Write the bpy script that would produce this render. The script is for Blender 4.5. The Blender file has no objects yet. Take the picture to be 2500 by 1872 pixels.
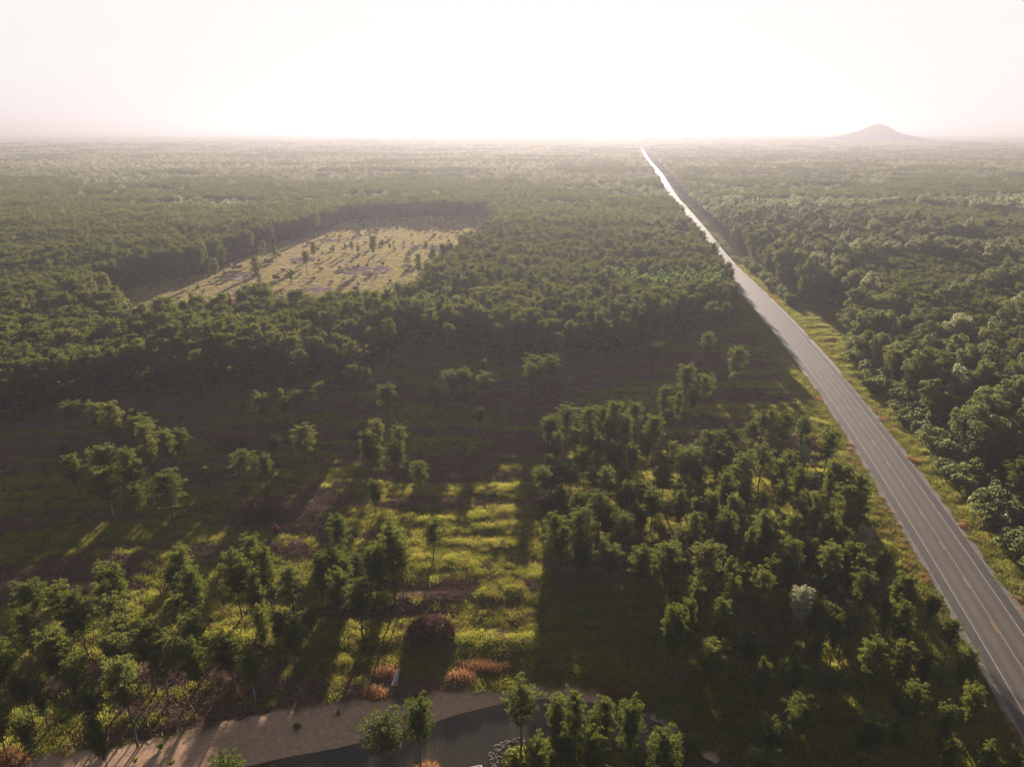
import bpy, math, random
import numpy as np
from mathutils import Vector

# ------------------------------------------------------------------ camera, sky, sun, exposure
SC = bpy.context.scene
ROOT = SC.collection
H = 78.0                       # flying height of the camera above the ground
FOC = 1667.0                   # focal length in photo pixels (2500 wide)
PITCH = math.atan(618 / FOC)   # camera looks down by this much
cam_d = bpy.data.cameras.new('camera')
cam = bpy.data.objects.new('camera', cam_d); ROOT.objects.link(cam)
cam_d.sensor_width = 36.0; cam_d.lens = 36.0 * FOC / 2500
cam_d.clip_start = 1.0; cam_d.clip_end = 60000
cam.location = (0, 0, H); cam.rotation_euler = (math.pi / 2 - PITCH, 0, 0)
SC.camera = cam

SUN_EL = math.radians(9.0)
SUN_AZ = math.radians(2.6)     # to the right of straight ahead (+Y)
SKY_STRENGTH = 0.042; EXPOSURE = 1.82
W = bpy.data.worlds.new('World'); SC.world = W; W.use_nodes = True
nt = W.node_tree; nt.nodes.clear()
sky = nt.nodes.new('ShaderNodeTexSky'); sky.sky_type = 'NISHITA'; sky.sun_disc = False
sky.sun_elevation = SUN_EL; sky.sun_rotation = SUN_AZ
sky.air_density = .9; sky.dust_density = 1.5; sky.ozone_density = 1.0
bg = nt.nodes.new('ShaderNodeBackground'); bg.inputs['Strength'].default_value = SKY_STRENGTH
wo = nt.nodes.new('ShaderNodeOutputWorld')
cap = nt.nodes.new('ShaderNodeVectorMath'); cap.operation = 'MINIMUM'     # hazy sky: its brightest part levels off to an even pale white
cap.inputs[1].default_value = [c / SKY_STRENGTH / 2 ** EXPOSURE for c in (.97, .945, .93)]
hs = nt.nodes.new('ShaderNodeHueSaturation'); hs.inputs['Saturation'].default_value = .35      # haze greys the sky's own colours
nt.links.new(sky.outputs[0], hs.inputs['Color']); nt.links.new(hs.outputs[0], cap.inputs[0]); nt.links.new(cap.outputs[0], bg.inputs['Color']); nt.links.new(bg.outputs[0], wo.inputs[0])
sd = bpy.data.lights.new('sun', 'SUN'); sd.energy = 5.0; sd.angle = math.radians(0.5)
sd.color = (1.0, 0.86, 0.74)
sun = bpy.data.objects.new('sun', sd); ROOT.objects.link(sun)
sdir = Vector((math.sin(SUN_AZ) * math.cos(SUN_EL), math.cos(SUN_AZ) * math.cos(SUN_EL), math.sin(SUN_EL)))
sun.rotation_euler = sdir.to_track_quat('Z', 'Y').to_euler()
sun.location = (0, 0, 200)
vs = SC.view_settings
vs.view_transform = 'Standard'; vs.look = 'None'; vs.gamma = 1.0; vs.exposure = EXPOSURE; vs.use_curve_mapping = False
cy = SC.cycles
cy.max_bounces = 6; cy.diffuse_bounces = 2; cy.glossy_bounces = 2; cy.transmission_bounces = 4
cy.volume_bounces = 1; cy.use_adaptive_sampling = True; cy.adaptive_threshold = 0.01
cy.use_denoising = True
HAZE_DENSITY = 0.00028; HAZE_ANISO = 0.42; HAZE_COLOR = (0.286, 0.281, 0.315)

rng = np.random.default_rng(11)
random.seed(11)
SPM, CPM = math.sin(PITCH), math.cos(PITCH)

# ------------------------------------------------------------------ helpers
def ground_at(x, y, z=0.0):
    """photo pixel (2500 wide) -> point of the place at height z"""
    v = (y - 936) / FOC
    d = (H - z) / (SPM + v * CPM)
    return (x - 1250) / FOC * d, d * (CPM - v * SPM)
def G(pts, s=1.1302, ox=0, oy=0):
    return np.array([ground_at(ox + a * s, oy + b * s) for a, b in pts])
def to_px(x, y, z=0.0):
    dz = H - z
    d = y * CPM + dz * SPM
    return 1250 + FOC * x / d, 936 + FOC * (dz * CPM - y * SPM) / d

def tag(o, label=None, cat=None, group=None, kind=None):
    if label: o['label'] = label
    if cat: o['category'] = cat
    if group: o['group'] = group
    if kind: o['kind'] = kind
    return o

def mesh_np(name, V, F, mat=None, uv=None, smooth=False):
    """mesh from arrays; F is (n,3) or (n,4)"""
    V = np.asarray(V, np.float32); F = np.asarray(F, np.int32)
    me = bpy.data.meshes.new(name)
    k = F.shape[1]
    me.vertices.add(len(V)); me.vertices.foreach_set('co', V.ravel())
    me.loops.add(F.size); me.loops.foreach_set('vertex_index', F.ravel())
    me.polygons.add(len(F)); me.polygons.foreach_set('loop_start', np.arange(0, F.size, k, dtype=np.int32))
    me.polygons.foreach_set('loop_total', np.full(len(F), k, np.int32))
    if smooth: me.polygons.foreach_set('use_smooth', np.ones(len(F), bool))
    me.update(calc_edges=True)
    if mat: me.materials.append(mat)
    if uv is not None:
        l = me.uv_layers.new(name='UVMap')
        l.data.foreach_set('uv', np.asarray(uv, np.float32)[F.ravel()].ravel())
    return me
def link(name, me, parent=None, coll=None):
    o = bpy.data.objects.new(name, me); (coll or ROOT).objects.link(o)
    if parent: o.parent = parent
    return o
def fattr(me, name, vals):
    a = me.attributes.new(name, 'FLOAT', 'POINT'); a.data.foreach_set('value', np.asarray(vals, np.float32))

def inside(px, py, poly):
    r = np.zeros(np.shape(px), bool); n = len(poly); j = n - 1
    for i in range(n):
        xi, yi = poly[i]; xj, yj = poly[j]
        if yi != yj:
            r ^= ((yi > py) != (yj > py)) & (px < (xj - xi) * (py - yi) / (yj - yi) + xi)
        j = i
    return r
def dist_line(px, py, pts, closed=False):
    best = np.full(np.shape(px), 1e9); n = len(pts)
    for i in range(n if closed else n - 1):
        a = pts[i]; b = pts[(i + 1) % n]; ab = b - a
        t = np.clip(((px - a[0]) * ab[0] + (py - a[1]) * ab[1]) / (ab @ ab + 1e-9), 0, 1)
        best = np.minimum(best, np.hypot(px - a[0] - t * ab[0], py - a[1] - t * ab[1]))
    return best
_T = np.random.default_rng(5).random((256, 256))
def vnoise(x, y, seed=0):
    x = np.asarray(x, float) + seed * 17.31; y = np.asarray(y, float) + seed * 7.77
    xi = np.floor(x).astype(int); yi = np.floor(y).astype(int); fx = x - xi; fy = y - yi
    fx = fx * fx * (3 - 2 * fx); fy = fy * fy * (3 - 2 * fy)
    a = _T[xi & 255, yi & 255]; b = _T[(xi + 1) & 255, yi & 255]; c = _T[xi & 255, (yi + 1) & 255]; d = _T[(xi + 1) & 255, (yi + 1) & 255]
    return (a * (1 - fx) + b * fx) * (1 - fy) + (c * (1 - fx) + d * fx) * fy
def fbm(x, y, seed=0, o=3):
    s = 0; w = 0.5; t = 0
    for k in range(o):
        s = s + w * vnoise(x * 2 ** k, y * 2 ** k, seed + k); t += w; w *= .5
    return s / t
def sstep(a, b, x):
    t = np.clip((x - a) / (b - a), 0, 1); return t * t * (3 - 2 * t)

# ------------------------------------------------------------------ materials
def new_mat(name):
    m = bpy.data.materials.new(name); m.use_nodes = True; m.node_tree.nodes.clear()
    return m, m.node_tree, m.node_tree.nodes, m.node_tree.links
def N(nt_, typ, **kw):
    n = nt_.nodes.new(typ)
    for k, v in kw.items(): setattr(n, k, v)
    return n
def noise_tex(t, scale, detail=3, vec=None, rough=.55, mapping=None):
    n = N(t, 'ShaderNodeTexNoise'); n.inputs['Scale'].default_value = scale; n.inputs['Detail'].default_value = detail
    n.inputs['Roughness'].default_value = rough
    g = N(t, 'ShaderNodeNewGeometry')
    if mapping:
        mp = N(t, 'ShaderNodeMapping'); mp.inputs['Scale'].default_value = mapping
        t.links.new(g.outputs['Position'], mp.inputs['Vector']); t.links.new(mp.outputs[0], n.inputs['Vector'])
    else: t.links.new(g.outputs['Position'], n.inputs['Vector'])
    return n.outputs['Fac']
def ramp(t, fac, stops, interp='LINEAR'):
    r = N(t, 'ShaderNodeValToRGB'); r.color_ramp.interpolation = interp
    e = r.color_ramp.elements
    while len(e) < len(stops): e.new(.5)
    for i, (p, c) in enumerate(stops): e[i].position = p; e[i].color = (*c, 1) if len(c) == 3 else c
    t.links.new(fac, r.inputs[0]); return r.outputs[0]
def mix(t, a, b, fac, mode='MIX'):
    m = N(t, 'ShaderNodeMix', data_type='RGBA', blend_type=mode)
    for s, v in ((m.inputs[6], a), (m.inputs[7], b)):
        if isinstance(v, tuple): s.default_value = (*v, 1)
        else: t.links.new(v, s)
    if isinstance(fac, (int, float)): m.inputs[0].default_value = fac
    else: t.links.new(fac, m.inputs[0])
    return m.outputs[2]
def math_(t, op, a, b=0.0):
    m = N(t, 'ShaderNodeMath', operation=op)
    for s, v in ((m.inputs[0], a), (m.inputs[1], b)):
        if isinstance(v, (int, float)): s.default_value = v
        else: t.links.new(v, s)
    return m.outputs[0]
def attr(t, name):
    a = N(t, 'ShaderNodeAttribute'); a.attribute_name = name; return a.outputs['Fac']

def foliage_mat(name, cols, trans, tfac=0.45, gloss=0.0, seed_scale=0.05):
    """leaves: diffuse + translucent, colour varies from plant to plant and over the place"""
    m, t, n, l = new_mat(name)
    oi = N(t, 'ShaderNodeObjectInfo')
    ns = noise_tex(t, 1.4, 2)
    f = math_(t, 'ADD', math_(t, 'MULTIPLY', oi.outputs['Random'], .6), math_(t, 'MULTIPLY', ns, .4))
    c = ramp(t, f, [(i / (len(cols) - 1), k) for i, k in enumerate(cols)])
    c2 = ramp(t, f, [(i / (len(trans) - 1), k) for i, k in enumerate(trans)])
    d = N(t, 'ShaderNodeBsdfDiffuse'); tr = N(t, 'ShaderNodeBsdfTranslucent'); mx = N(t, 'ShaderNodeMixShader')
    l.new(c, d.inputs['Color']); l.new(c2, tr.inputs['Color'])
    mx.inputs[0].default_value = tfac; l.new(d.outputs[0], mx.inputs[1]); l.new(tr.outputs[0], mx.inputs[2])
    out = mx.outputs[0]
    if gloss:
        g = N(t, 'ShaderNodeBsdfGlossy'); g.inputs['Roughness'].default_value = .45; g.inputs['Color'].default_value = (.8, .85, .7, 1)
        m2 = N(t, 'ShaderNodeMixShader'); m2.inputs[0].default_value = gloss
        l.new(out, m2.inputs[1]); l.new(g.outputs[0], m2.inputs[2]); out = m2.outputs[0]
    o = N(t, 'ShaderNodeOutputMaterial'); l.new(out, o.inputs[0]); return m
def plain_mat(name, col, rough=.8, nscale=None, col2=None, spec=.3, bump=0):
    m, t, n, l = new_mat(name)
    b = N(t, 'ShaderNodeBsdfPrincipled'); b.inputs['Roughness'].default_value = rough; b.inputs['Specular IOR Level'].default_value = spec
    if nscale:
        f = noise_tex(t, nscale, 4); c = ramp(t, f, [(.3, col), (.7, col2 or tuple(k * .6 for k in col))]); l.new(c, b.inputs['Base Color'])
        if bump:
            bp = N(t, 'ShaderNodeBump'); bp.inputs['Strength'].default_value = bump; bp.inputs['Distance'].default_value = .1
            l.new(f, bp.inputs['Height']); l.new(bp.outputs[0], b.inputs['Normal'])
    else: b.inputs['Base Color'].default_value = (*col, 1)
    o = N(t, 'ShaderNodeOutputMaterial'); l.new(b.outputs[0], o.inputs[0]); return m

M_PINE = foliage_mat('pine_needles', [(.040, .060, .020), (.066, .088, .026), (.100, .112, .036)], [(.13, .165, .025), (.19, .22, .035), (.27, .265, .055)], .38, .02)
M_LEAF = foliage_mat('broad_leaves', [(.065, .090, .026), (.085, .115, .034), (.105, .125, .044)], [(.17, .215, .05), (.25, .28, .08), (.34, .34, .12)], .42, .02)
M_LIGHT = foliage_mat('light_green_leaves', [(.10, .15, .03), (.12, .17, .035)], [(.42, .60, .09), (.46, .64, .11)], .5, .05)
M_CREAM = foliage_mat('pale_silvery_leaves', [(.30, .31, .17), (.36, .36, .22)], [(.38, .38, .2), (.42, .40, .25)], .4, .1)
M_RED = foliage_mat('red_brown_needles', [(.16, .05, .03), (.22, .075, .045)], [(.30, .09, .05), (.36, .12, .06)], .4)
M_BARK = plain_mat('pine_bark', (.115, .095, .085), .9, 3.0, (.06, .045, .04))
M_BARK2 = plain_mat('grey_bark', (.16, .145, .13), .9, 3.0, (.08, .07, .06))
M_STICK = foliage_mat('dead_sticks', [(.14, .085, .06), (.22, .14, .10), (.32, .21, .15)], [(.05, .03, .02), (.06, .04, .03)], .08)
M_RSTICK = foliage_mat('rusty_dead_boughs', [(.06, .042, .035), (.085, .05, .038), (.17, .11, .08)], [(.15, .06, .04), (.24, .12, .07)], .25)
M_GRASS = foliage_mat('meadow_grass', [(.10, .115, .02), (.14, .145, .028), (.20, .175, .055)], [(.34, .38, .05), (.48, .46, .07), (.60, .44, .13)], .52)
M_DRY = foliage_mat('dry_orange_grass', [(.20, .10, .05), (.26, .14, .07)], [(.42, .20, .09), (.48, .27, .12)], .5)
M_STRAW = foliage_mat('straw_grass', [(.26, .22, .12), (.36, .28, .17), (.42, .31, .21)], [(.40, .36, .17), (.52, .42, .24), (.58, .42, .29)], .45)
M_PALE = foliage_mat('pale_leaves', [(.12, .135, .065), (.16, .165, .085)], [(.42, .43, .20), (.50, .48, .26)], .45, .03)  # pale leaf tone; on far crowns it also paints in haze
M_WEED = foliage_mat('verge_weeds', [(.075, .10, .022), (.10, .125, .03), (.15, .14, .042)], [(.30, .34, .05), (.38, .38, .07), (.44, .34, .10)], .5)

# ground: grass / slash / sand / forest floor, mixed by what lies there (vertex attributes)
def ground_mat():
    m, t, n, l = new_mat('ground_soil_and_grass')
    fine = noise_tex(t, 1.7, 6, rough=.7); mid = noise_tex(t, .22, 4, mapping=(.45, 1.0, 1.0)); big = noise_tex(t, .03, 3)
    soil = ramp(t, fine, [(.30, (.040, .026, .022)), (.5, (.095, .062, .048)), (.72, (.20, .13, .09))])
    grass = ramp(t, fine, [(.28, (.032, .040, .012)), (.52, (.070, .082, .022)), (.75, (.115, .115, .036))])
    dry = ramp(t, fine, [(.28, (.19, .145, .09)), (.52, (.33, .25, .155)), (.75, (.44, .33, .22))])
    sand = ramp(t, fine, [(.25, (.30, .19, .125)), (.55, (.47, .31, .215)), (.8, (.58, .40, .285))])
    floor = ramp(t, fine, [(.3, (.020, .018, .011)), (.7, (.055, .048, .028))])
    gm = math_(t, 'ADD', attr(t, 'grassy'), math_(t, 'MULTIPLY', math_(t, 'SUBTRACT', mid, .5), .9))
    gm = ramp(t, gm, [(.40, (0, 0, 0)), (.60, (1, 1, 1))])
    c = mix(t, soil, grass, gm)
    c = mix(t, c, dry, math_(t, 'MULTIPLY', attr(t, 'dry'), ramp(t, mid, [(.35, (.25, .25, .25)), (.6, (1, 1, 1))])))
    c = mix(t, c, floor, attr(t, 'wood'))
    c = mix(t, c, (.20, .165, .13), math_(t, 'MULTIPLY', attr(t, 'trail'), .6))
    ruts = N(t, 'ShaderNodeTexWave'); ruts.inputs['Scale'].default_value = .55; ruts.inputs['Distortion'].default_value = 14; ruts.inputs['Detail'].default_value = 3; ruts.inputs['Detail Scale'].default_value = .6; ruts.bands_direction = 'Y'
    gp_ = N(t, 'ShaderNodeNewGeometry'); mr = N(t, 'ShaderNodeMapping'); mr.inputs['Rotation'].default_value = (0, 0, -.32); l.new(gp_.outputs['Position'], mr.inputs['Vector']); l.new(mr.outputs[0], ruts.inputs['Vector'])
    sand = mix(t, sand, (.20, .13, .09), ramp(t, math_(t, 'MULTIPLY', ruts.outputs['Fac'], noise_tex(t, .35, 4)), [(.30, (0, 0, 0)), (.66, (.4, .4, .4))]))
    c = mix(t, c, sand, attr(t, 'sand'))
    b = N(t, 'ShaderNodeBsdfDiffuse'); l.new(c, b.inputs['Color'])
    bp = N(t, 'ShaderNodeBump'); bp.inputs['Strength'].default_value = .9; bp.inputs['Distance'].default_value = .25
    l.new(math_(t, 'MULTIPLY', fine, math_(t, 'SUBTRACT', 1.05, attr(t, 'sand'))), bp.inputs['Height']); l.new(bp.outputs[0], b.inputs['Normal'])
    o = N(t, 'ShaderNodeOutputMaterial'); l.new(b.outputs[0], o.inputs[0]); return m
M_GROUND = ground_mat()

# ------------------------------------------------------------------ lie of the land (photo pixels -> ground plan)
ROAD = [(2470, 1576), (2423.6, 1500), (2355, 1400), (2311, 1338), (2238, 1234.3), (2176.5, 1138), (2111, 1042), (2045.9, 953.7), (1984.4, 873),
        (1940, 826.5), (1907.5, 788), (1838, 711), (1784.5, 665), (1757.6, 634), (1703.8, 557), (1641.7, 480.6), (1611, 426), (1584, 393), (1562.9, 357.6)]
rp = np.array([ground_at(*p) for p in ROAD])
rp = np.vstack([[rp[0] - (rp[1] - rp[0]) / np.linalg.norm(rp[1] - rp[0]) * 150], rp, [rp[-1] + np.array([300, 2200])]])
# smooth the centreline
def resample(pts, step):
    s = np.concatenate([[0], np.cumsum(np.linalg.norm(np.diff(pts, axis=0), axis=1))])
    u = np.arange(0, s[-1], step); return np.stack([np.interp(u, s, pts[:, 0]), np.interp(u, s, pts[:, 1])], 1)
rc = resample(rp, 8.0)
for _ in range(60):
    rc[1:-1] = .25 * rc[:-2] + .5 * rc[1:-1] + .25 * rc[2:]
def road_signed(px, py):
    """signed distance from the road centreline, + to the right (east)"""
    xs = np.interp(py, rc[:, 1], rc[:, 0]); sl = np.interp(py, rc[:-1, 1], np.diff(rc[:, 0]) / np.diff(rc[:, 1]))
    return (px - xs) / np.sqrt(1 + sl * sl)

C7 = lambda p: [(a / 2.6024, 1300 + b / 2.6024) for a, b in p]
C8 = lambda p: [(800 + a / 2.6024, 1300 + b / 2.6024) for a, b in p]
C9 = lambda p: [(1650 + a / 2.6024, 1300 + b / 2.6024) for a, b in p]
PX = lambda p: np.array([ground_at(*q) for q in p])
SAND = PX([(-260, 1960)] + C7([(0, 1440), (300, 1400), (700, 1370), (880, 1320), (1270, 1220), (1500, 1180), (1760, 1130), (2100, 1060)]) +
          C8([(250, 1060), (500, 1030), (800, 990), (1000, 955), (1400, 940), (1600, 950), (1800, 1010), (1900, 1060), (2000, 1100), (2100, 1140), (2212, 1190)]) +
          C9([(150, 1320), (250, 1370), (310, 1450), (330, 1600), (100, 1700)]) + [(1500, 1960), (700, 1980)])
WATER = PX([(480, 2010)] + C7([(1450, 1520), (1600, 1485), (1800, 1440), (2080, 1390)]) +
           C8([(200, 1345), (400, 1300), (620, 1230), (900, 1150), (1150, 1085), (1380, 1060), (1600, 1070), (1800, 1110), (1950, 1150), (2080, 1200)]) +
           C9([(40, 1330), (110, 1400), (200, 1450), (270, 1490), (300, 1600)]) + [(1700, 2010)])
ISLE = PX(C8([(1190, 1262), (1100, 1285), (1050, 1315), (1015, 1360), (1020, 1410), (1045, 1470), (1060, 1560), (2300, 1600), (2150, 1420), (2000, 1330), (1850, 1265), (1700, 1225), (1500, 1215), (1350, 1235)]))
ISLE2 = PX(C8([(590, 1445), (650, 1448), (700, 1470), (730, 1530), (300, 1600), (250, 1500), (420, 1440)]))
FARCLEAR = G([(205, 645), (345, 610), (440, 591), (560, 545), (620, 520), (690, 501), (760, 476), (900, 470), (1065, 470), (1062, 505), (1030, 545), (960, 592), (905, 640), (872, 706), (800, 700), (700, 712), (560, 706), (430, 724), (330, 730), (190, 716), (180, 680)])
CLEAR = G([(-500, 1050), (-200, 960), (0, 920), (80, 900), (200, 868), (300, 848), (400, 835), (560, 835), (640, 830), (720, 812), (780, 778), (880, 748), (1060, 768), (1110, 785), (1200, 750), (1340, 762), (1420, 728), (1560, 705), (1600, 680), (1620, 650),
           (1700, 760), (1900, 960), (2100, 1300), (2290, 1700), (2290, 2100), (-700, 2100)])
EASTWOOD = G([(1500, 405), (1540, 480), (1570, 530), (1610, 580), (1655, 636), (1700, 658), (1770, 655), (1838, 672), (1832, 730), (1845, 800), (1895, 860), (1940, 915), (2030, 1005), (2085, 1085), (2140, 1150), (2200, 1240), (2300, 1380), (2500, 1700),
              (3000, 1700), (3400, 1200), (3600, 700), (3300, 405)])
GLADE = G([(385, 690), (400, 682), (470, 673), (530, 672), (520, 690), (450, 700)])

def water_sd(px, py):
    inw = inside(px, py, WATER) & ~inside(px, py, ISLE) & ~inside(px, py, ISLE2)
    d = np.minimum(np.minimum(dist_line(px, py, WATER, True), dist_line(px, py, ISLE, True)), dist_line(px, py, ISLE2, True))
    return np.where(inw, -d, d)
def height(px, py):
    px = np.asarray(px, float); py = np.asarray(py, float)
    z = ((fbm(px * .12, py * .3, 3) - .5) * .7 + (fbm(px * .05, py * .30, 13, 2) - .5) * 1.3) * (1 - .85 * sstep(260, 380, py)) * (1 - sstep(500, 900, py))
    z = z + (fbm(px * .9, py * .9, 8, 2) - .5) * .35 * (1 - sstep(300, 500, py))
    r = np.abs(road_signed(px, py))
    z = z * sstep(6.5, 12, r) - .35 * sstep(5.8, 8.5, r) * (1 - sstep(9, 15, r)) * (py < 900)
    near = (py < 150) & (py > -40) & (np.abs(px) < 150)
    if np.any(near):
        sd_ = np.full(px.shape, 50.0); q = water_sd(px[near], py[near]); sd_[near] = q
        ins = inside(px, py, SAND) & near
        bank = -1.35 + 1.35 * sstep(.0, 9.0, sd_)
        z = np.where(ins, z * .25 * sstep(0, 5, sd_), z)
        z = np.where(sd_ < 9.0, np.minimum(z * .5 + bank, z + bank), z)
        z = np.where(sd_ < 0, -1.35 - np.minimum(-sd_ * .5, 1.2), z)
    far = sstep(1500, 3000, py)
    z = z + far * ((fbm(px * .0007, py * .0007, 21) - .5) * 26 + (fbm(px * .003, py * .003, 22) - .5) * 6)
    return z

# ------------------------------------------------------------------ ground: one sheet, fine near, coarse towards the horizon
def lines(fine0, fine1, step, lo, hi, grow=1.13):
    a = list(np.arange(fine0, fine1 + .01, step)); s = step; v = a[-1]
    while v < hi: s = min(s * grow, 400); v += s; a.append(v)
    s = step; v = a[0]; b = []
    while v > lo: s = min(s * grow, 600); v -= s; b.append(v)
    return np.array(b[::-1] + a)
gx = lines(-150, 175, .9, -15000, 15000, 1.10)
gy = lines(52, 330, .9, -1500, 15000, 1.06)
X, Y = np.meshgrid(gx, gy); nx, ny = len(gx), len(gy)
px, py = X.ravel(), Y.ravel()
Z = height(px, py)
ii = (np.arange(ny - 1)[:, None] * nx + np.arange(nx - 1)[None]).ravel()
F = np.stack([ii, ii + 1, ii + nx + 1, ii + nx], 1)
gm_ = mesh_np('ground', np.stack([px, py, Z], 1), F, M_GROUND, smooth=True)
rs = road_signed(px, py)
def ground_fields(px, py):
    rs = road_signed(px, py)
    near = (py < 170) & (py > 40)
    sd_ = np.full(px.shape, 60.0)
    sd_[near] = water_sd(px[near], py[near])
    sand = (inside(px, py, SAND) & near).astype(float)
    edge = dist_line(px, py, SAND, True)
    nz = fbm(px * .35, py * .35, 31)
    sand = sand * sstep(-.8, 1.2, edge + (nz - .5) * 5)
    sand = np.maximum(sand, (sd_ < 1.2) * 1.0)
    isle = (inside(px, py, ISLE) | inside(px, py, ISLE2)) & near
    sand = np.where(isle, (sd_ < 1.0) * .4, sand)
    clear = inside(px, py, CLEAR); farc = inside(px, py, FARCLEAR); gl = inside(px, py, GLADE)
    verge = ((np.abs(rs) < 14) & (np.abs(rs) > 4.5)).astype(float) * (py < 1600)
    east_open = (rs > 0) & ~inside(px, py, EASTWOOD) & (rs < 45) & (py < 420)
    verge = np.maximum(verge, east_open)
    band = fbm(px * .035, py * .16, 41, 3)          # windrows of slash lie across the clearing
    gr = sstep(.425, .58, band + .22 * (fbm(px * .5, py * .9, 43) - .5) + .10 * (fbm(px * .3, py * .3, 42) - .5) + .17 * sstep(150, 95, py))
    gr = np.where(verge > 0, .95, gr)
    farg = sstep(.35, .6, fbm(px * .03, py * .03, 45))
    gr = np.where(farc | gl, .35 + .5 * farg, gr)
    dry = np.where(farc, .85 - .45 * farg, 0.0)
    dry = np.where(verge > 0, sstep(.5, .62, fbm(px * .09, py * .09, 47)) * .75, dry)
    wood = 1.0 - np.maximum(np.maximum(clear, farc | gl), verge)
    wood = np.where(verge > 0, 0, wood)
    return dict(sand=sand, grassy=gr, dry=dry, wood=wood, clear=clear * 1.0, farc=(farc | gl) * 1.0, verge=verge * 1.0)
gf = ground_fields(px, py)
TRAIL = PX([(840, 1180), (960, 1188), (1080, 1184), (1180, 1182), (1290, 1190), (1390, 1198), (1480, 1203), (1560, 1212)])
dt = np.minimum(dist_line(px, py, TRAIL + np.array([0, .8])), dist_line(px, py, TRAIL - np.array([0, .9])))
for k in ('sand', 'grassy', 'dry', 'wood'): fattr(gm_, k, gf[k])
fattr(gm_, 'trail', 1 - sstep(.35, .9, dt))
ground = link('ground', gm_); tag(ground, 'broad forest ground with soil, grass and slash', kind='structure')

# ------------------------------------------------------------------ water of the pond by the sandy bank
def water_mat():
    m, t, n, l = new_mat('murky_brown_water')
    f = noise_tex(t, .12, 3); c = ramp(t, f, [(.35, (.035, .033, .025)), (.7, (.075, .058, .036))])
    b = N(t, 'ShaderNodeBsdfPrincipled'); l.new(c, b.inputs['Base Color']); b.inputs['Roughness'].default_value = .12; b.inputs['IOR'].default_value = 1.33
    bp = N(t, 'ShaderNodeBump'); bp.inputs['Strength'].default_value = .12; bp.inputs['Distance'].default_value = .03
    l.new(noise_tex(t, 2.5, 3), bp.inputs['Height']); l.new(bp.outputs[0], b.inputs['Normal'])
    o = N(t, 'ShaderNodeOutputMaterial'); l.new(b.outputs[0], o.inputs[0]); return m
wm = mesh_np('water', [(-70, 20, -1.25), (90, 20, -1.25), (90, 92, -1.25), (-70, 92, -1.25)], [(0, 1, 2, 3)], water_mat())
tag(link('water', wm), 'dark brown still water behind the sandy bank', kind='structure')

# ------------------------------------------------------------------ road
def road_mat():
    m, t, n, l = new_mat('worn_asphalt')
    uv = N(t, 'ShaderNodeUVMap'); sx = N(t, 'ShaderNodeSeparateXYZ'); l.new(uv.outputs[0], sx.inputs[0])
    u = sx.outputs['X']                       # metres from the centre line
    au = math_(t, 'ABSOLUTE', u)
    r = ramp(t, math_(t, 'DIVIDE', au, 6.0), [(0.0, (.105, .080, .062)), (.12, (.078, .058, .044)), (.22, (.115, .087, .066)), (.34, (.130, .098, .075)), (.46, (.082, .061, .046)), (.56, (.110, .083, .064)), (.615, (.110, .083, .064)), (.64, (.062, .046, .038)), (.95, (.058, .043, .036))])
    f = noise_tex(t, 2.2, 6, rough=.75); f2 = noise_tex(t, .12, 4)
    c = mix(t, r, ramp(t, f, [(.3, (.75, .75, .75)), (.7, (1.2, 1.2, 1.2))]), 1.0, 'MULTIPLY')
    c = mix(t, c, ramp(t, f2, [(.3, (.88, .88, .9)), (.7, (1.1, 1.08, 1.05))]), 1.0, 'MULTIPLY')
    b = N(t, 'ShaderNodeBsdfPrincipled'); l.new(c, b.inputs['Base Color']); b.inputs['Roughness'].default_value = .62; b.inputs['Specular IOR Level'].default_value = .5
    bp = N(t, 'ShaderNodeBump'); bp.inputs['Strength'].default_value = .25; bp.inputs['Distance'].default_value = .02
    l.new(noise_tex(t, 12, 3), bp.inputs['Height']); l.new(bp.outputs[0], b.inputs['Normal'])
    o = N(t, 'ShaderNodeOutputMaterial'); l.new(b.outputs[0], o.inputs[0]); return m
M_ROAD = road_mat()
M_WHITE = plain_mat('white_road_paint', (.48, .43, .38), .7, 3.0, (.28, .25, .22))
M_YELLOW = plain_mat('yellow_road_paint', (.62, .36, .12), .6, 3.0, (.42, .25, .10))
M_GRAVEL = plain_mat('pale_gravel', (.30, .26, .24), .9, 2.5, (.14, .12, .11), bump=.5)
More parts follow.
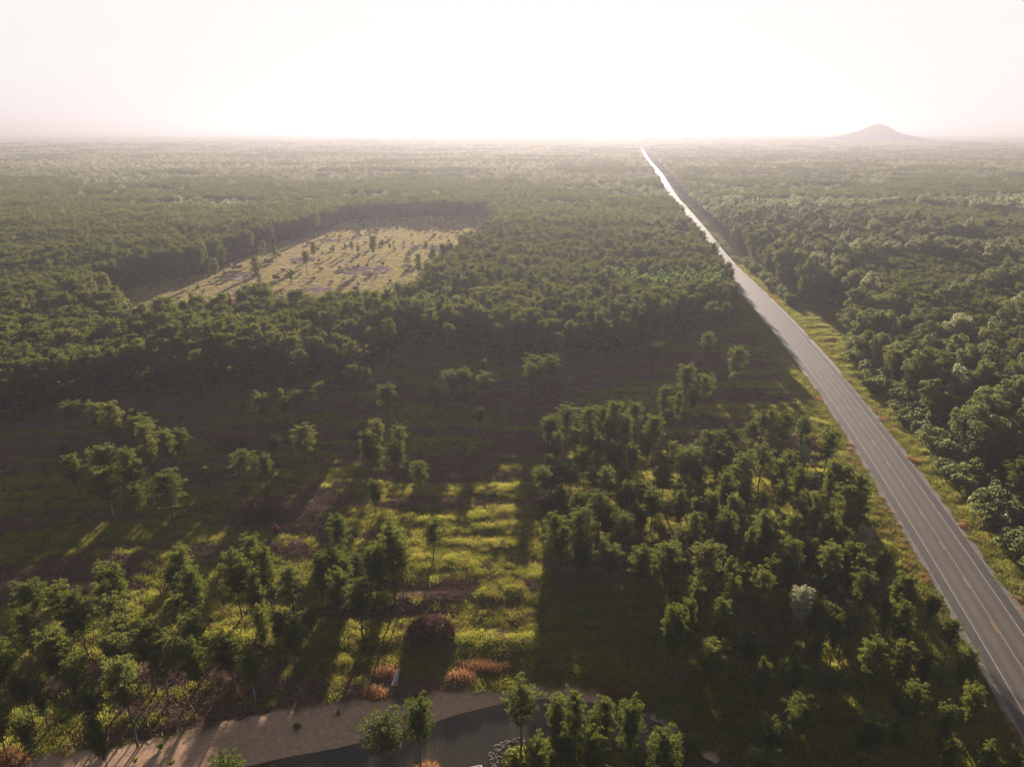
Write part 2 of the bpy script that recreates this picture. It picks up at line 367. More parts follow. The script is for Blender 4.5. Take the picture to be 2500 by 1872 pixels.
def strip(name, u0, u1, z, mat, s0=None, s1=None, step=6.0, wob=0, spans=None, label=None):
    """ribbon along the road between offsets u0,u1 (m right of the centre)"""
    Vs, Fs, UV = [], [], []
    for a, b in (spans or [(s0, s1)]):
        pts = rc
        s = np.concatenate([[0], np.cumsum(np.linalg.norm(np.diff(pts, axis=0), axis=1))])
        n = max(2, int((b - a) / step) + 1); q = np.linspace(a, min(b, s[-1] - 9), n)
        x = np.interp(q, s, pts[:, 0]); y = np.interp(q, s, pts[:, 1])
        dx = np.interp(q + 4, s, pts[:, 0]) - np.interp(q - 4, s, pts[:, 0]); dy = np.interp(q + 4, s, pts[:, 1]) - np.interp(q - 4, s, pts[:, 1])
        ln = np.hypot(dx, dy); nxv, nyv = dy / ln, -dx / ln
        w0 = u0 + (wob * (vnoise(q * .3, q * 0 + 3, 5) - .5) if wob else 0); w1 = u1 + (wob * (vnoise(q * .35, q * 0 + 9, 6) - .5) if wob else 0)
        lift = z + .02 * sstep(150, 600, q) + .6 * sstep(1300, 3000, q)
        zz = np.where(y > 1400, height(x, y), 0) + lift
        base = sum(len(v) for v in Vs)
        A = np.stack([x + nxv * w0, y + nyv * w0, zz], 1); B = np.stack([x + nxv * w1, y + nyv * w1, zz], 1)
        Vs.append(np.stack([A, B], 1).reshape(-1, 3)); k = base + 2 * np.arange(n - 1)
        Fs.append(np.stack([k, k + 1, k + 3, k + 2], 1))
        UV.append(np.stack([np.stack([w0 + 0 * q, q], 1), np.stack([w1 + 0 * q, q], 1)], 1).reshape(-1, 2))
    me = mesh_np(name, np.vstack(Vs), np.vstack(Fs), mat, np.vstack(UV))
    return link(name, me)
S = np.concatenate([[0], np.cumsum(np.linalg.norm(np.diff(rc, axis=0), axis=1))])
def s_at(y): return float(np.interp(y, rc[:, 1], S))
gravel = strip('road_shoulder', -6.3, 6.3, .045, M_GRAVEL, 0, 4200, 1.5, 1.3); tag(gravel, 'broken gravel edge along both sides of the road', kind='structure')
road = strip('road', -5.35, 5.35, .09, M_ROAD, 0, 5900, 5); tag(road, 'two lane asphalt road running straight to the horizon', kind='structure')
o_ = strip('pale_shoulder', -6.6, -5.37, .10, plain_mat('pale_concrete', (.34, .30, .275), .8, 1.5, (.27, .235, .215)), s_at(216), s_at(800), 4, .15); tag(o_, kind='structure')
o_ = strip('pale_shoulder', 5.37, 6.6, .10, M_GRAVEL and bpy.data.materials['pale_concrete'], s_at(221), s_at(800), 4, .15); tag(o_, kind='structure')
for u in (-3.66, 3.66):
    o_ = strip('white_edge_line', u - .08, u + .08, .10, M_WHITE, 0, 2500, 4); tag(o_, kind='structure')
o_ = strip('yellow_centre_line', .06, .18, .10, M_YELLOW, 0, 2500, 4); tag(o_, kind='structure')
sp_ = []; q0 = s_at(90)
for k in range(-8, 90): sp_.append((q0 + 12.2 * k + 1.6, q0 + 12.2 * k + 4.6))
o_ = strip('yellow_dashes', -.30, -.18, .10, M_YELLOW, spans=sp_, step=3); tag(o_, kind='structure')

# ------------------------------------------------------------------ plants: prototypes
def cone(p0, p1, r0, r1, sides=6):
    p0 = np.array(p0, float); p1 = np.array(p1, float); d = p1 - p0; d /= np.linalg.norm(d) + 1e-9
    a = np.cross(d, [0, 0, 1.0]) if abs(d[2]) < .9 else np.cross(d, [1.0, 0, 0]); a /= np.linalg.norm(a); b = np.cross(d, a)
    t = np.linspace(0, 2 * np.pi, sides, endpoint=False); c = np.outer(np.cos(t), a) + np.outer(np.sin(t), b)
    V = np.vstack([p0 + c * r0, p1 + c * r1]); i = np.arange(sides); j = (i + 1) % sides
    return V, np.vstack([np.stack([i, j, j + sides], 1), np.stack([i, j + sides, i + sides], 1)])
class Acc:
    def __init__(s): s.V = []; s.F = []; s.n = 0
    def add(s, V, F): s.V.append(np.asarray(V, float)); s.F.append(np.asarray(F) + s.n); s.n += len(V)
    def mesh(s, name, mat): return mesh_np(name, np.vstack(s.V), np.vstack(s.F), mat)
def rdir(r, n):
    v = r.normal(size=(n, 3)); return v / np.linalg.norm(v, axis=1)[:, None]
def tufts(r, C, rad, n, ln, wd, up=.35, flat=.75):
    """n spiky triangles on each clump centre C (m,3) with radii rad (m,)"""
    m = len(C); D = rdir(r, m * n).reshape(m, n, 3); D[..., 2] = np.abs(D[..., 2]) * .9 + D[..., 2] * .1 - .15
    P = C[:, None] + D * rad[:, None, None] * (r.uniform(.35, 1, (m, n, 1))) * np.array([1, 1, flat])
    A = D + np.array([0, 0, up]) + r.normal(size=(m, n, 3)) * .35; A /= np.linalg.norm(A, axis=2)[..., None]
    B = np.cross(A, rdir(r, m * n).reshape(m, n, 3)); B /= np.linalg.norm(B, axis=2)[..., None] + 1e-6
    L = ln * r.uniform(.7, 1.3, (m, n, 1)); Wd = wd * r.uniform(.7, 1.3, (m, n, 1))
    V = np.stack([P - B * Wd, P + B * Wd, P + A * L], 2).reshape(-1, 3)
    return V, np.arange(len(V)).reshape(-1, 3)
def leaves(r, C, rad, n, size, flat=.85):
    m = len(C); D = rdir(r, m * n).reshape(m, n, 3); D[..., 2] = np.where(D[..., 2] < -.3, -D[..., 2], D[..., 2])
    P = C[:, None] + D * rad[:, None, None] * r.uniform(.75, 1.05, (m, n, 1)) * np.array([1, 1, flat])
    Nn = D + r.normal(size=(m, n, 3)) * .6; Nn /= np.linalg.norm(Nn, axis=2)[..., None]
    A = np.cross(Nn, rdir(r, m * n).reshape(m, n, 3)); A /= np.linalg.norm(A, axis=2)[..., None] + 1e-6; B = np.cross(Nn, A)
    sz = size * r.uniform(.6, 1.3, (m, n, 1))
    V = np.stack([P - A * sz, P + B * sz * .55, P + A * sz, P - B * sz * .55], 2).reshape(-1, 3)
    k = np.arange(0, len(V), 4); return V, np.vstack([np.stack([k, k + 1, k + 2], 1), np.stack([k, k + 2, k + 3], 1)])

def pine_proto(seed, h=13.0, crown0=.45, R=2.5, lod=0, style='round'):
    """trunk mesh, crown mesh of a red pine; lod 0 near, 1 middle, 2 far"""
    r = np.random.default_rng(seed); tr = Acc(); cr = Acc()
    lean = r.normal(size=2) * .25; N_ = 14 if lod == 0 else 3
    zs = np.linspace(-.4, h * .97, N_); pts = [np.array([lean[0] * max(z / h, 0) ** 1.5 + r.normal() * .05, lean[1] * max(z / h, 0) ** 1.5 + r.normal() * .05, z]) for z in zs]
    rad = [max(.165 * (1 - .85 * max(z, 0) / h), .02) for z in zs]
    for i in range(N_ - 1): tr.add(*cone(pts[i], pts[i + 1], rad[i], rad[i + 1], 6 if lod == 0 else 4))
    axis = lambda z: np.array([lean[0] * max(z / h, 0) ** 1.5, lean[1] * max(z / h, 0) ** 1.5, z])
    PZ = np.array(pts); onstem = lambda z: np.array([np.interp(z, PZ[:, 2], PZ[:, 0]), np.interp(z, PZ[:, 2], PZ[:, 1]), z])
    z = h * crown0; C, Rr = [], []
    if lod == 0:                                        # dead stubs under the crown
        for k in range(r.integers(5, 11)):
            zz = h * r.uniform(min(.22, crown0), crown0 + .05); a = r.uniform(0, 6.28); L = r.uniform(.4, 1.5)
            p = onstem(zz); tr.add(*cone(p, p + np.array([math.cos(a) * L, math.sin(a) * L, r.uniform(-.1, .35)]), .03, .008, 3))
    dz = (.40, .70, 1.1)[lod] * h / 13; base_a = r.uniform(0, 6.28)
    sect = r.uniform(.65, 1.15, 8)                      # uneven outline
    while z < h * .97:
        t = (z - h * crown0) / (h * (1 - crown0))
        if style == 'round': prof = (.62 + 1.0 * t) if t < .38 else math.sqrt(max(0, 1 - ((t - .38) / .66) ** 2)) ** .9
        else: prof = (1 - t) * 1.05 + .08
        nb = (5, 4, 3)[lod] if t > .12 else 3
        for b in range(nb):
            a = base_a + z * 2.4 + b * 6.283 / nb + r.normal() * .35
            L = R * prof * sect[int((a % 6.283) / 6.2832 * 8) % 8] * r.uniform(.62, 1.15)
            if r.random() < .10: continue
            rise = L * (.30 + .35 * t) + r.normal() * .15 - (.35 if style != 'round' else 0)
            p0 = onstem(z); p1 = p0 + np.array([math.cos(a) * L, math.sin(a) * L, rise])
            if lod == 0: tr.add(*cone(p0, p1 - [0, 0, .15], .045, .012, 3))
            ks = np.linspace(.35 if t < .6 else .2, 1.0, max(1, int((3, 2, 1)[lod] * (L / 1.6 + .4))))
            for q in ks:
                side = r.normal(size=3) * .28 * (q > .3) * L * .5; side[2] *= .4
                C.append(p0 + (p1 - p0) * q + side + [0, 0, -.12 * math.sin(q * 3.1)]); Rr.append((.50, .70, 1.0)[lod] * r.uniform(.7, 1.2) * (.75 + .25 * prof))
        z += dz * r.uniform(.7, 1.3)
    C.append(axis(h * .96)); Rr.append(.4); C.append(axis(h * .91)); Rr.append(.5)
    C = np.array(C); Rr = np.array(Rr)
    cr.add(*tufts(r, C, Rr, (34, 18, 9)[lod], (.30, .46, .75)[lod], (.065, .13, .28)[lod]))
    return tr, cr
def broad_proto(seed, h=12.0, R=3.6, lod=0, crown0=.22, nl=40, leaf=.19):
    r = np.random.default_rng(seed); tr = Acc(); cr = Acc()
    p = np.array([0, 0, -.4]); top = np.array([r.normal() * .3, r.normal() * .3, h * .5])
    ns_ = 8 if lod == 0 else 1
    for k in range(ns_): tr.add(*cone(p + (top - p) * k / ns_, p + (top - p) * (k + 1) / ns_, .24 - .09 * k / ns_, .24 - .09 * (k + 1) / ns_, 6))
    C, Rr = [], []
    hc = h * (1 - crown0) / 2; zc = h * crown0 + hc
    n = (int(nl * 1.6), 26, 11)[lod]
    sect = r.uniform(.72, 1.12, 7)
    for k in range(n):
        d = rdir(r, 1)[0]; d[2] = d[2] * .85 + .18; q = r.uniform(.55, .95) if k % 5 else r.uniform(.1, .5)
        s_ = sect[int((math.atan2(d[1], d[0]) % 6.283) / 6.2832 * 7) % 7]
        wz = 1.0 if d[2] > -.1 else .8
        c = np.array([d[0] * R * q * s_ * wz, d[1] * R * q * s_ * wz, zc + d[2] * hc * q])
        C.append(c); Rr.append(R * r.uniform(.17, .36) * (1, 1.25, 1.7)[lod])
        if lod == 0 and k % 3 == 0: tr.add(*cone(p + (top - p) * r.uniform(.6, .99), c, .07, .02, 3))
    C = np.array(C); Rr = np.array(Rr)
    cr.add(*leaves(r, C, Rr, (150, 44, 20)[lod], (leaf, .34, .65)[lod]))
    return tr, cr
def bush_proto(seed, R=1.0, n=9, leaf=.16):
    r = np.random.default_rng(seed); cr = Acc()
    C = r.normal(size=(n, 3)) * R * .4; C[:, 2] = np.abs(C[:, 2]) + R * .35
    cr.add(*leaves(r, C, np.full(n, R * .5), 60, leaf)); return cr

# near prototypes (trunk mesh, crown mesh, height, crown radius)
PINES = []
for i in range(9):
    hh = 13.0; R_ = [2.5, 2.3, 2.7, 2.2, 2.6, 2.4, 2.1, 2.8, 2.5][i]; c0 = [.45, .5, .38, .52, .33, .48, .55, .36, .42][i]
    t_, c_ = pine_proto(100 + i, hh, c0, R_, 0)
    PINES.append((t_.mesh('pine_trunk', M_BARK), c_.mesh('pine_crown', M_PINE), hh, R_))
CONES = []
for i in range(3):
    t_, c_ = pine_proto(140 + i, 8.0, .12, 1.7, 0, 'cone'); CONES.append((t_.mesh('young_pine_trunk', M_BARK), c_.mesh('young_pine_crown', M_PINE), 8.0, 1.7))
BROADS = []
for i in range(7):
    hh = 12.0; R_ = [3.6, 3.2, 4.2, 3.0, 3.8, 3.4, 4.0][i]
    t_, c_ = broad_proto(200 + i, hh, R_, 0, [.2, .15, .25, .1, .2, .12, .22][i], [34, 30, 44, 26, 38, 30, 40][i])
    BROADS.append((t_.mesh('broadleaf_trunk', M_BARK2), c_.mesh('broadleaf_crown', M_LEAF), hh, R_))
SLIMS = []
for i in range(3):
    t_, c_ = broad_proto(230 + i, 7.0, 1.6, 0, .08, 20, .2); SLIMS.append((t_.mesh('sapling_trunk', M_BARK2), c_.mesh('sapling_crown', M_LEAF), 7.0, 1.6))
RECOL = {}
def recolour(me, mat):
    k = (me.name, mat.name)
    if k not in RECOL:
        c = me.copy(); c.materials.clear(); c.materials.append(mat); RECOL[k] = c
    return RECOL[k]

TREES = []    # near individuals: dict(kind,x,y,h,w,proto,label...)
def make_tree(kind, x, y, h, w, protos, i, mat=None, label='', cat='tree', group=None, name='pine_tree'):
    tm, cm, ph, pr = protos[i % len(protos)]
    e = bpy.data.objects.new(name, None); ROOT.objects.link(e); e.empty_display_size = .5
    z = float(height(np.array([x]), np.array([y]))[0])
    e.location = (x, y, max(z, -1.2) - .02); s = h / ph; sx = (w / 2) / pr
    e.scale = (sx, sx, s); e.rotation_euler = (random.gauss(0, .015), random.gauss(0, .015), random.uniform(0, 6.28))
    a = bpy.data.objects.new('trunk', tm); ROOT.objects.link(a); a.parent = e
    b = bpy.data.objects.new('crown', recolour(cm, mat) if mat else cm); ROOT.objects.link(b); b.parent = e
    tag(e, label, cat, group); TREES.append(dict(e=e, kind=kind, x=x, y=y, h=h, w=w)); return e

# ------------------------------------------------------------------ trees read off the photograph
# (x of crown, y of crown top, crown width, [y of trunk foot]) in crops of the photo; h from the foot where it shows
CROPS = {4: (0, 800), 5: (800, 800), 6: (1650, 800), 7: (0, 1300), 8: (800, 1300), 9: (1650, 1300)}
PINE_PX = {
4: '85,215,170 45,325,90 190,290,80 210,180,80 265,225,90 380,170,110 480,200,70 545,220,70 660,140,80,350 690,170,80 190,300,60,560 430,480,150,690 600,480,120 690,485,120 860,565,150,830 910,610,120 850,520,60 '
   '1040,650,110 1130,655,130,880 450,830,120,1080 600,765,120 665,760,110 790,770,140 650,900,190,1210 1040,925,200,1240 830,1030,140,1260 1650,415,125,650 1785,390,60 1795,440,60,640 1880,395,80,600 2025,355,80,580 '
   '1910,630,165,880 1725,700,90,830 1520,790,125,1060 1670,825,105,1030 1230,90,110,390 1300,130,80,370 1420,150,80,370 1320,150,70 1660,130,110,380 1790,160,70,380 1845,165,60,370 1990,60,90,320 2035,70,70,330 2130,60,100,300 1180,150,70,370 1140,170,60,380',
5: '60,20,120,300 30,60,80,300 215,-30,110,200 320,0,80,190 350,70,55,190 80,290,55,400 170,245,75,460 240,255,60,480 370,365,125,590 680,380,105,520 800,280,120,480 860,265,90,470 870,415,60,490 980,210,65,380 1000,290,120,490 '
   '1335,190,120,420 1425,170,90,400 1300,240,90 960,515,55,675 320,590,90 240,665,100 450,625,85 440,720,120,960 300,750,110,970 580,845,115,1060 290,980,90,1180 1395,575,110,830 1430,580,90,840 1515,505,120,780 1665,510,110 1740,515,100 '
   '1815,480,120 1800,570,100 1900,570,105 1960,485,100 2085,560,120 1590,650,80 1635,765,85,1040 2040,660,75 2075,100,95,270 2140,380,100 2190,730,90 1905,980,90 60,1205,130 660,1225,140,1480 400,1280,170 460,1370,120 300,1390,140 '
   '1450,1190,150,1560 1610,1150,145,1520 1500,1290,100 1640,1355,160,1640 1800,1390,160,1680 2000,1395,165,1740 1720,700,90 1850,730,90 1950,740,90 1460,680,80 490,0,50,110 860,0,60,110 1050,-10,70,180 1150,30,70,240 1480,-60,60,80 1790,-10,60,200 1880,-20,90,160 1940,-30,90,170 40,1390,110',
6: '210,40,85,280 400,135,165,380 75,250,115 200,300,105 120,400,60 20,415,60 985,655,130 450,790,140 565,745,115 690,865,120 795,895,95 1010,870,125 1090,880,150 1170,950,115 40,1060,75 140,1090,75 30,990,75 255,1055,100 370,1075,100 '
   '140,1185,120 360,1180,130 570,1080,80 560,1190,140 770,1195,115 1000,1180,120 1060,1270,95 40,1280,90 215,1380,170 360,1475,90 765,1375,140 1010,1390,150 620,1470,110 1200,1460,115 1330,1440,85 1100,1010,140 1110,1100,120 680,1000,90 880,1060,90 470,950,90 300,1150,80 470,1290,90 900,1130,90 1190,1080,90',
7: '1140,100,160 1600,40,120 1680,110,140 2140,80,110,300 2020,145,110 650,190,110 720,240,150 180,320,170,640 340,330,140 450,390,170,790 630,340,130 700,420,160 130,500,120 720,545,150 1120,420,130,690 1200,250,160 1090,215,110 1470,120,150 '
   '1830,250,180 1600,300,120 1540,190,100 2120,250,130 2190,180,80 1650,480,110 1230,510,140 960,540,110 310,610,190 700,660,190 900,600,160 990,680,180,1080 1200,690,140,1080 1430,630,170,1020 1560,740,180,1110 1840,570,150,890 1970,500,120,640 430,810,140 740,820,210,1360 '
   '540,980,130 110,890,120 210,940,100 20,870,100 600,1180,110 1400,1390,210 -60,700,170 -100,1000,180 1750,520,110,860 1450,300,60,560 1720,330,100,480 2110,500,100,640 120,1150,110',
8: '170,160,150,360 290,100,110,440 400,-20,180,330 190,330,180,700 100,300,90 340,1160,250,1500 560,1040,185,1440 1230,945,190,1400 1440,1020,130 1590,990,145 1760,1035,135 1930,1045,165,1520 1530,1200,130 1660,1240,160 1320,1290,180 2160,1210,210 2190,490,150 1480,1130,110 1700,1130,110',
9: '165,250,145 385,305,130 565,250,145,640 950,270,85 1210,265,145 1490,265,135 1420,340,95 315,430,115,860 110,470,95,870 20,490,95,880 1490,485,145 1280,685,165,1120 1470,700,135 1620,740,115 1880,740,125 1530,985,125 1930,1000,125,1380 1760,1105,115 1430,1200,110,1490 1040,550,85 930,600,70 1780,1325,80 2010,1355,90 2200,1380,70 60,1265,210,1520 1650,380,90 1780,560,90 1370,420,80 760,690,80 560,830,80',
}
def px_tree(ox, oy, v):
    x, yt, w = v[:3]; X_, Yt = ox + x / 2.6024, oy + yt / 2.6024
    if len(v) > 3:
        gx_, gy_ = ground_at(X_, oy + v[3] / 2.6024)
        d = gy_ * CPM + H * SPM; vt = (Yt - 936) / FOC
        hh = H - gy_ * (SPM + vt * CPM) / (CPM - vt * SPM)
        hh = min(max(hh, 3.5), 17.5)
        # keep the crown top where the photo has it
        gx_, gy_ = ground_at(X_, Yt, hh); return gx_, gy_, hh
    wm_ = w / 2.6024 / FOC * (H / (SPM + (Yt - 936) / FOC * CPM)) * .88
    hh = min(14.2, max(6.5, 6.5 + wm_ * 1.45)) + random.gauss(0, .5)
    gx_, gy_ = ground_at(X_, Yt, hh); return gx_, gy_, hh
hand = []
for c, s_ in PINE_PX.items():
    for tk in s_.split():
        v = [float(a) for a in tk.split(',')]
        gx_, gy_, hh = px_tree(*CROPS[c], v)
        d = gy_ * CPM + (H - hh) * SPM
        w = v[2] / 2.6024 / FOC * d
        hand.append((gx_, gy_, hh, min(max(w * 1.10, 2.0), 6.8)))
# drop doubles from overlapping crops
hand2 = []
for a in hand:
    if all((a[0] - b[0]) ** 2 + (a[1] - b[1]) ** 2 > 2.0 for b in hand2): hand2.append(a)
hand = hand2
# fill of the dense south-east stand between the trees read off one by one
FILL = G([(1440, 1010), (1640, 960), (1760, 985), (1860, 1000), (1930, 1110), (2010, 1280), (2110, 1450), (2230, 1640), (2230, 1760), (1640, 1760), (1540, 1560), (1420, 1440), (1400, 1250), (1180, 1130), (1160, 1050), (1300, 1010)])
fr = np.random.default_rng(77)
fx, fy = np.meshgrid(np.arange(-20, 130, 4.4), np.arange(55, 200, 4.4)); fx = (fx + fr.normal(size=fx.shape) * 1.3).ravel(); fy = (fy + fr.normal(size=fy.shape) * 1.3).ravel()
kf = inside(fx, fy, FILL) & (road_signed(fx, fy) < -19); fill = []
for a, b in zip(fx[kf], fy[kf]):
    if min((a - q[0]) ** 2 + (b - q[1]) ** 2 for q in hand) > 9.5 and fr.random() < .85: fill.append((a, b, fr.uniform(7, 12.2), fr.uniform(3.4, 5.2)))
fr.shuffle(fill); hand += [tuple(q) for q in fill[:int(330 - len(hand))]]
print('hand', len(hand2), 'fill', len(fill))
BR_PX = [  # crop, x, ytop, width, material, kind
 (6, 820, 565, 95, 'cream', 'slim'), (6, 820, 730, 120, 'cream', 'slim'), (6, 150, 750, 250, 'leaf', 'broad'), (6, 890, 920, 100, 'cream', 'slim'), (6, 790, 1080, 90, 'cream', 'slim'),
 (6, 1215, 1240, 130, 'cream', 'broad'), (9, 825, 345, 120, 'cream', 'broad'), (5, 1290, 115, 50, 'leaf', 'slim'), (5, 1490, 85, 42, 'leaf', 'slim'), (5, 1540, 295, 45, 'cream', 'slim'),
 (6, 365, 285, 45, 'light', 'slim'), (4, 1300, 880, 65, 'leaf', 'slim'), (4, 380, 700, 90, 'leaf', 'slim'), (9, 280, 1350, 0, '', '')]

# ------------------------------------------------------------------ woods: jittered planting over the rest of the view
def jitter(x0, x1, y0, y1, sp, amt=.35, r=rng):
    a = np.arange(x0, x1, sp); b = np.arange(y0, y1, sp * .92); XX, YY = np.meshgrid(a, b)
    XX = XX + (np.arange(len(b)) % 2)[:, None] * sp * .5
    XX = XX + r.normal(size=XX.shape) * sp * amt * .6; YY = YY + r.normal(size=YY.shape) * sp * amt * .6
    return XX.ravel(), YY.ravel()
def in_view(x, y, m=40): return (np.abs(x) < .76 * y + m) & (y > 50)
def free(x, y):
    rs = road_signed(x, y)
    left_edge = -np.interp(y, [0, 300, 420, 700, 1500, 4000], [15, 15, 12, 13, 15, 18]); right_edge = np.interp(y, [0, 420, 700, 1500, 4000], [17, 17, 17, 18, 22])
    right_ok = np.where(y < 500, inside(x, y, EASTWOOD), True)
    ok = ((rs < left_edge) | ((rs > right_edge) & right_ok))
    ragged = (y > 190) & (dist_line(x, y, CLEAR, True) < 14) & (rng.random(len(x)) < .16)
    jx = (fbm(x * .06, y * .06, 91) - .5) * 26; jy = (fbm(x * .05, y * .05, 92) - .5) * 50
    ok &= (~(inside(x, y, CLEAR) & (rs < 0)) | (ragged & (rs < -25))) & ~inside(x + jx, y + jy, FARCLEAR) & ~inside(x, y, GLADE)
    return ok
W_X, W_Y, W_H, W_W, W_K = [], [], [], [], []
for (y0, y1, sp) in ((60, 700, 4.5), (700, 1500, 5.6), (1500, 2600, 8.5)):
    xm = .76 * y1 + 60
    x, y = jitter(-xm, xm, y0, y1, sp)
    k = in_view(x, y, 45); x, y = x[k], y[k]; k = free(x, y); x, y = x[k], y[k]
    rs = road_signed(x, y)
    # which wood grows where
    mixn = fbm(x * .007, y * .012, 61, 3)
    thr = np.interp(y, [200, 420, 700, 1000, 1800], [.82, .78, .56, .43, .41])
    broad = mixn > thr
    D_ = (rs < 0) & (x > -60) & (y < 620); broad &= ~D_
    east = rs > 0
    eb = fbm(x * .012, y * .02, 66, 3)
    broad = np.where(east, np.where((rs < 45) | (y < 250), rng.random(len(x)) < .72, eb > np.where(y < 700, .50, .52)), broad)
    # strip of broadleaves behind the front stand
    pxx, pyy = to_px(x, y, 10); pxx = pxx / 1.1302; pyy = pyy / 1.1302
    strip_ = ((pxx > 850) & (pxx < 1060) & (pyy > 636) & (pyy < 672)) | ((pxx > 1540) & (pxx < 1620) & (pyy > 590) & (pyy < 650)) | ((pxx > 260) & (pxx < 430) & (pyy > 640) & (pyy < 680)) | ((pxx > 1400) & (pxx < 1500) & (pyy > 495) & (pyy < 545))
    broad = np.where(strip_ & (rng.random(len(x)) < .8), True, broad)
    light = (pxx > 1315) & (pxx < 1560) & (pyy > 598) & (pyy < 628) & ~east
    kind = np.where(light, 2, np.where(broad, 1, 0))
    keep = np.where((kind == 1), rng.random(len(x)) < .52, rng.random(len(x)) < .95)
    k = keep; x, y, kind = x[k], y[k], kind[k]; n = len(x)
    hh = np.where(kind == 0, 14.6 + rng.normal(size=n) * 1.0, np.where(kind == 2, 15.6 + rng.normal(size=n) * .5, 2.0 * strip_[k] + 13.0 + rng.normal(size=n) * 2.0))
    hh = np.where((road_signed(x, y) > 0) & (y < 700), np.where(kind == 0, hh * .82, hh * 1.22), hh)
    hh = hh * (.86 + .28 * fbm(x * .03, y * .03, 77))
    ww = np.where(kind == 0, sp * 1.02 + rng.normal(size=n) * .5, np.where(kind == 2, 4.6, 8.4 + rng.normal(size=n) * 1.5))
    W_X.append(x); W_Y.append(y); W_H.append(hh); W_W.append(np.clip(ww, 3, 11)); W_K.append(kind)
wx = np.concatenate(W_X); wy = np.concatenate(W_Y); wh = np.concatenate(W_H); ww = np.concatenate(W_W); wk = np.concatenate(W_K)

# individuals: the hand-read pines plus the nearest of the woods, up to 300 of a kind
LAND = [('the big dark brush pile', ground_at(655, 1245)), ('the rusty brush pile', ground_at(1050, 1530)), ('the small red topped brush pile', ground_at(868, 1060)),
        ('the low brush pile', ground_at(1345, 1235)), ('the pine grove in mid clearing', ground_at(1500, 1150)), ('the sandy bend of the pond', ground_at(1400, 1690)),
        ('the pale cream tree', ground_at(1967, 1500)), ('the faint dirt trail', ground_at(1150, 1188)), ('the sunny patch at the left edge', ground_at(300, 930)), ('the roadside verge', ground_at(2150, 1400)), ('the flat pond brush heap', ground_at(560, 1085))]
LAND = LAND[:-1] + [('the dim brush heap', ground_at(560, 1090))]
ORD = ['nearest', 'second nearest', 'third nearest', 'fourth nearest', 'fifth nearest', 'sixth nearest', 'seventh nearest', 'eighth nearest', 'ninth nearest', 'tenth nearest']
def ordw(i): return ORD[i] if i < len(ORD) else '%dth nearest' % (i + 1)
def place_labels(items, noun):
    """items: (x,y,h,w); say which one it is by the landmark it stands beside"""
    cell = {}
    for i, (x, y, h_, w_) in enumerate(items):
        d = [math.hypot(x - p[0], y - p[1]) for _, p in LAND]; j = int(np.argmin(d)); p = LAND[j][1]
        a = math.degrees(math.atan2(y - p[1], x - p[0])) % 360
        side = ['right of', 'right and beyond', 'beyond', 'left and beyond', 'left of', 'left, before', 'in front of', 'right, before'][int((a + 22.5) // 45) % 8]
        cell.setdefault((j, side), []).append((d[j], i))
    out = [''] * len(items)
    for (j, side), l_ in cell.items():
        l_.sort()
        for r_, (_, i) in enumerate(l_):
            h_, w_ = items[i][2:4]
            ad = 'tall ' if h_ > 14.5 else ('small ' if h_ < 9 else '')
            ad += 'broad ' if w_ > 5.2 else ('slender ' if w_ < 3 else '')
            out[i] = '%s%s, %s %s %s' % (ad, noun, ordw(r_), side, LAND[j][0])
    return out
def near_labels(items, land, noun, cap_=10):
    global LAND
    keep_, LAND = LAND, land
    o = place_labels(items, noun); LAND = keep_
    return [a if any(k + ' ' in a for k in ORD) and not a.split('nearest')[0].rstrip().endswith('th') or 'fourth nearest' in a or 'fifth nearest' in a or 'sixth nearest' in a or 'seventh nearest' in a or 'eighth nearest' in a or 'ninth nearest' in a or 'tenth nearest' in a else '' for a in o]
labs = place_labels(hand, 'pine')
for i, (x, y, h_, w_) in enumerate(hand):
    make_tree('pine', x, y, h_, w_, PINES, i * 5 + int(x) % 3, label=labs[i], cat='pine tree', group='pines scattered over the clearing')
n_b = 0
blab = {0: 'pale leafy tree near the road verge, topmost of the two stacked', 1: 'pale leafy tree near the road verge, lower of the two stacked', 2: 'wide dull green tree at the right end of the grove',
        3: 'pale topped small tree among the pines beside the verge', 4: 'slim pale tree below the pale topped one beside the verge', 5: 'round pale green tree close to the verge curve',
        6: 'bright cream coloured round tree standing alone in dark pines', 7: 'slim pale green sapling left of two below the forest edge', 8: 'slim pale green sapling right of two below the forest edge',
        9: 'tiny cream bush in the middle of the shaded clearing', 10: 'slim light green sapling under a rounded pine near the road', 11: 'small dark green sapling alone left of the two slender pines', 12: 'low dark bushy tree in the shade at the left'}
for i, (c, x, yt, w, mt, kd) in enumerate(BR_PX):
    if not kd: continue
    ox, oy = CROPS[c]; X_, Yt = ox + x / 2.6024, oy + yt / 2.6024
    hh = {'slim': 6.0, 'broad': 9.0}[kd]; hh = {0: 9.5, 1: 8.5, 3: 8, 4: 8, 5: 10, 6: 12.0}.get(i, hh); hh = 3.0 if i == 9 else hh; gx_, gy_ = ground_at(X_, Yt, hh); d = gy_ * CPM + (H - hh) * SPM
    make_tree('broad', gx_, gy_, hh, w / 2.6024 / FOC * d * 1.05, SLIMS if kd == 'slim' else (PINES if i == 6 else BROADS), i, {'cream': M_CREAM, 'leaf': None, 'light': M_LIGHT}[mt], blab[i], 'tree', None, 'small_tree' if kd == 'slim' else 'broadleaf_tree'); n_b += 1
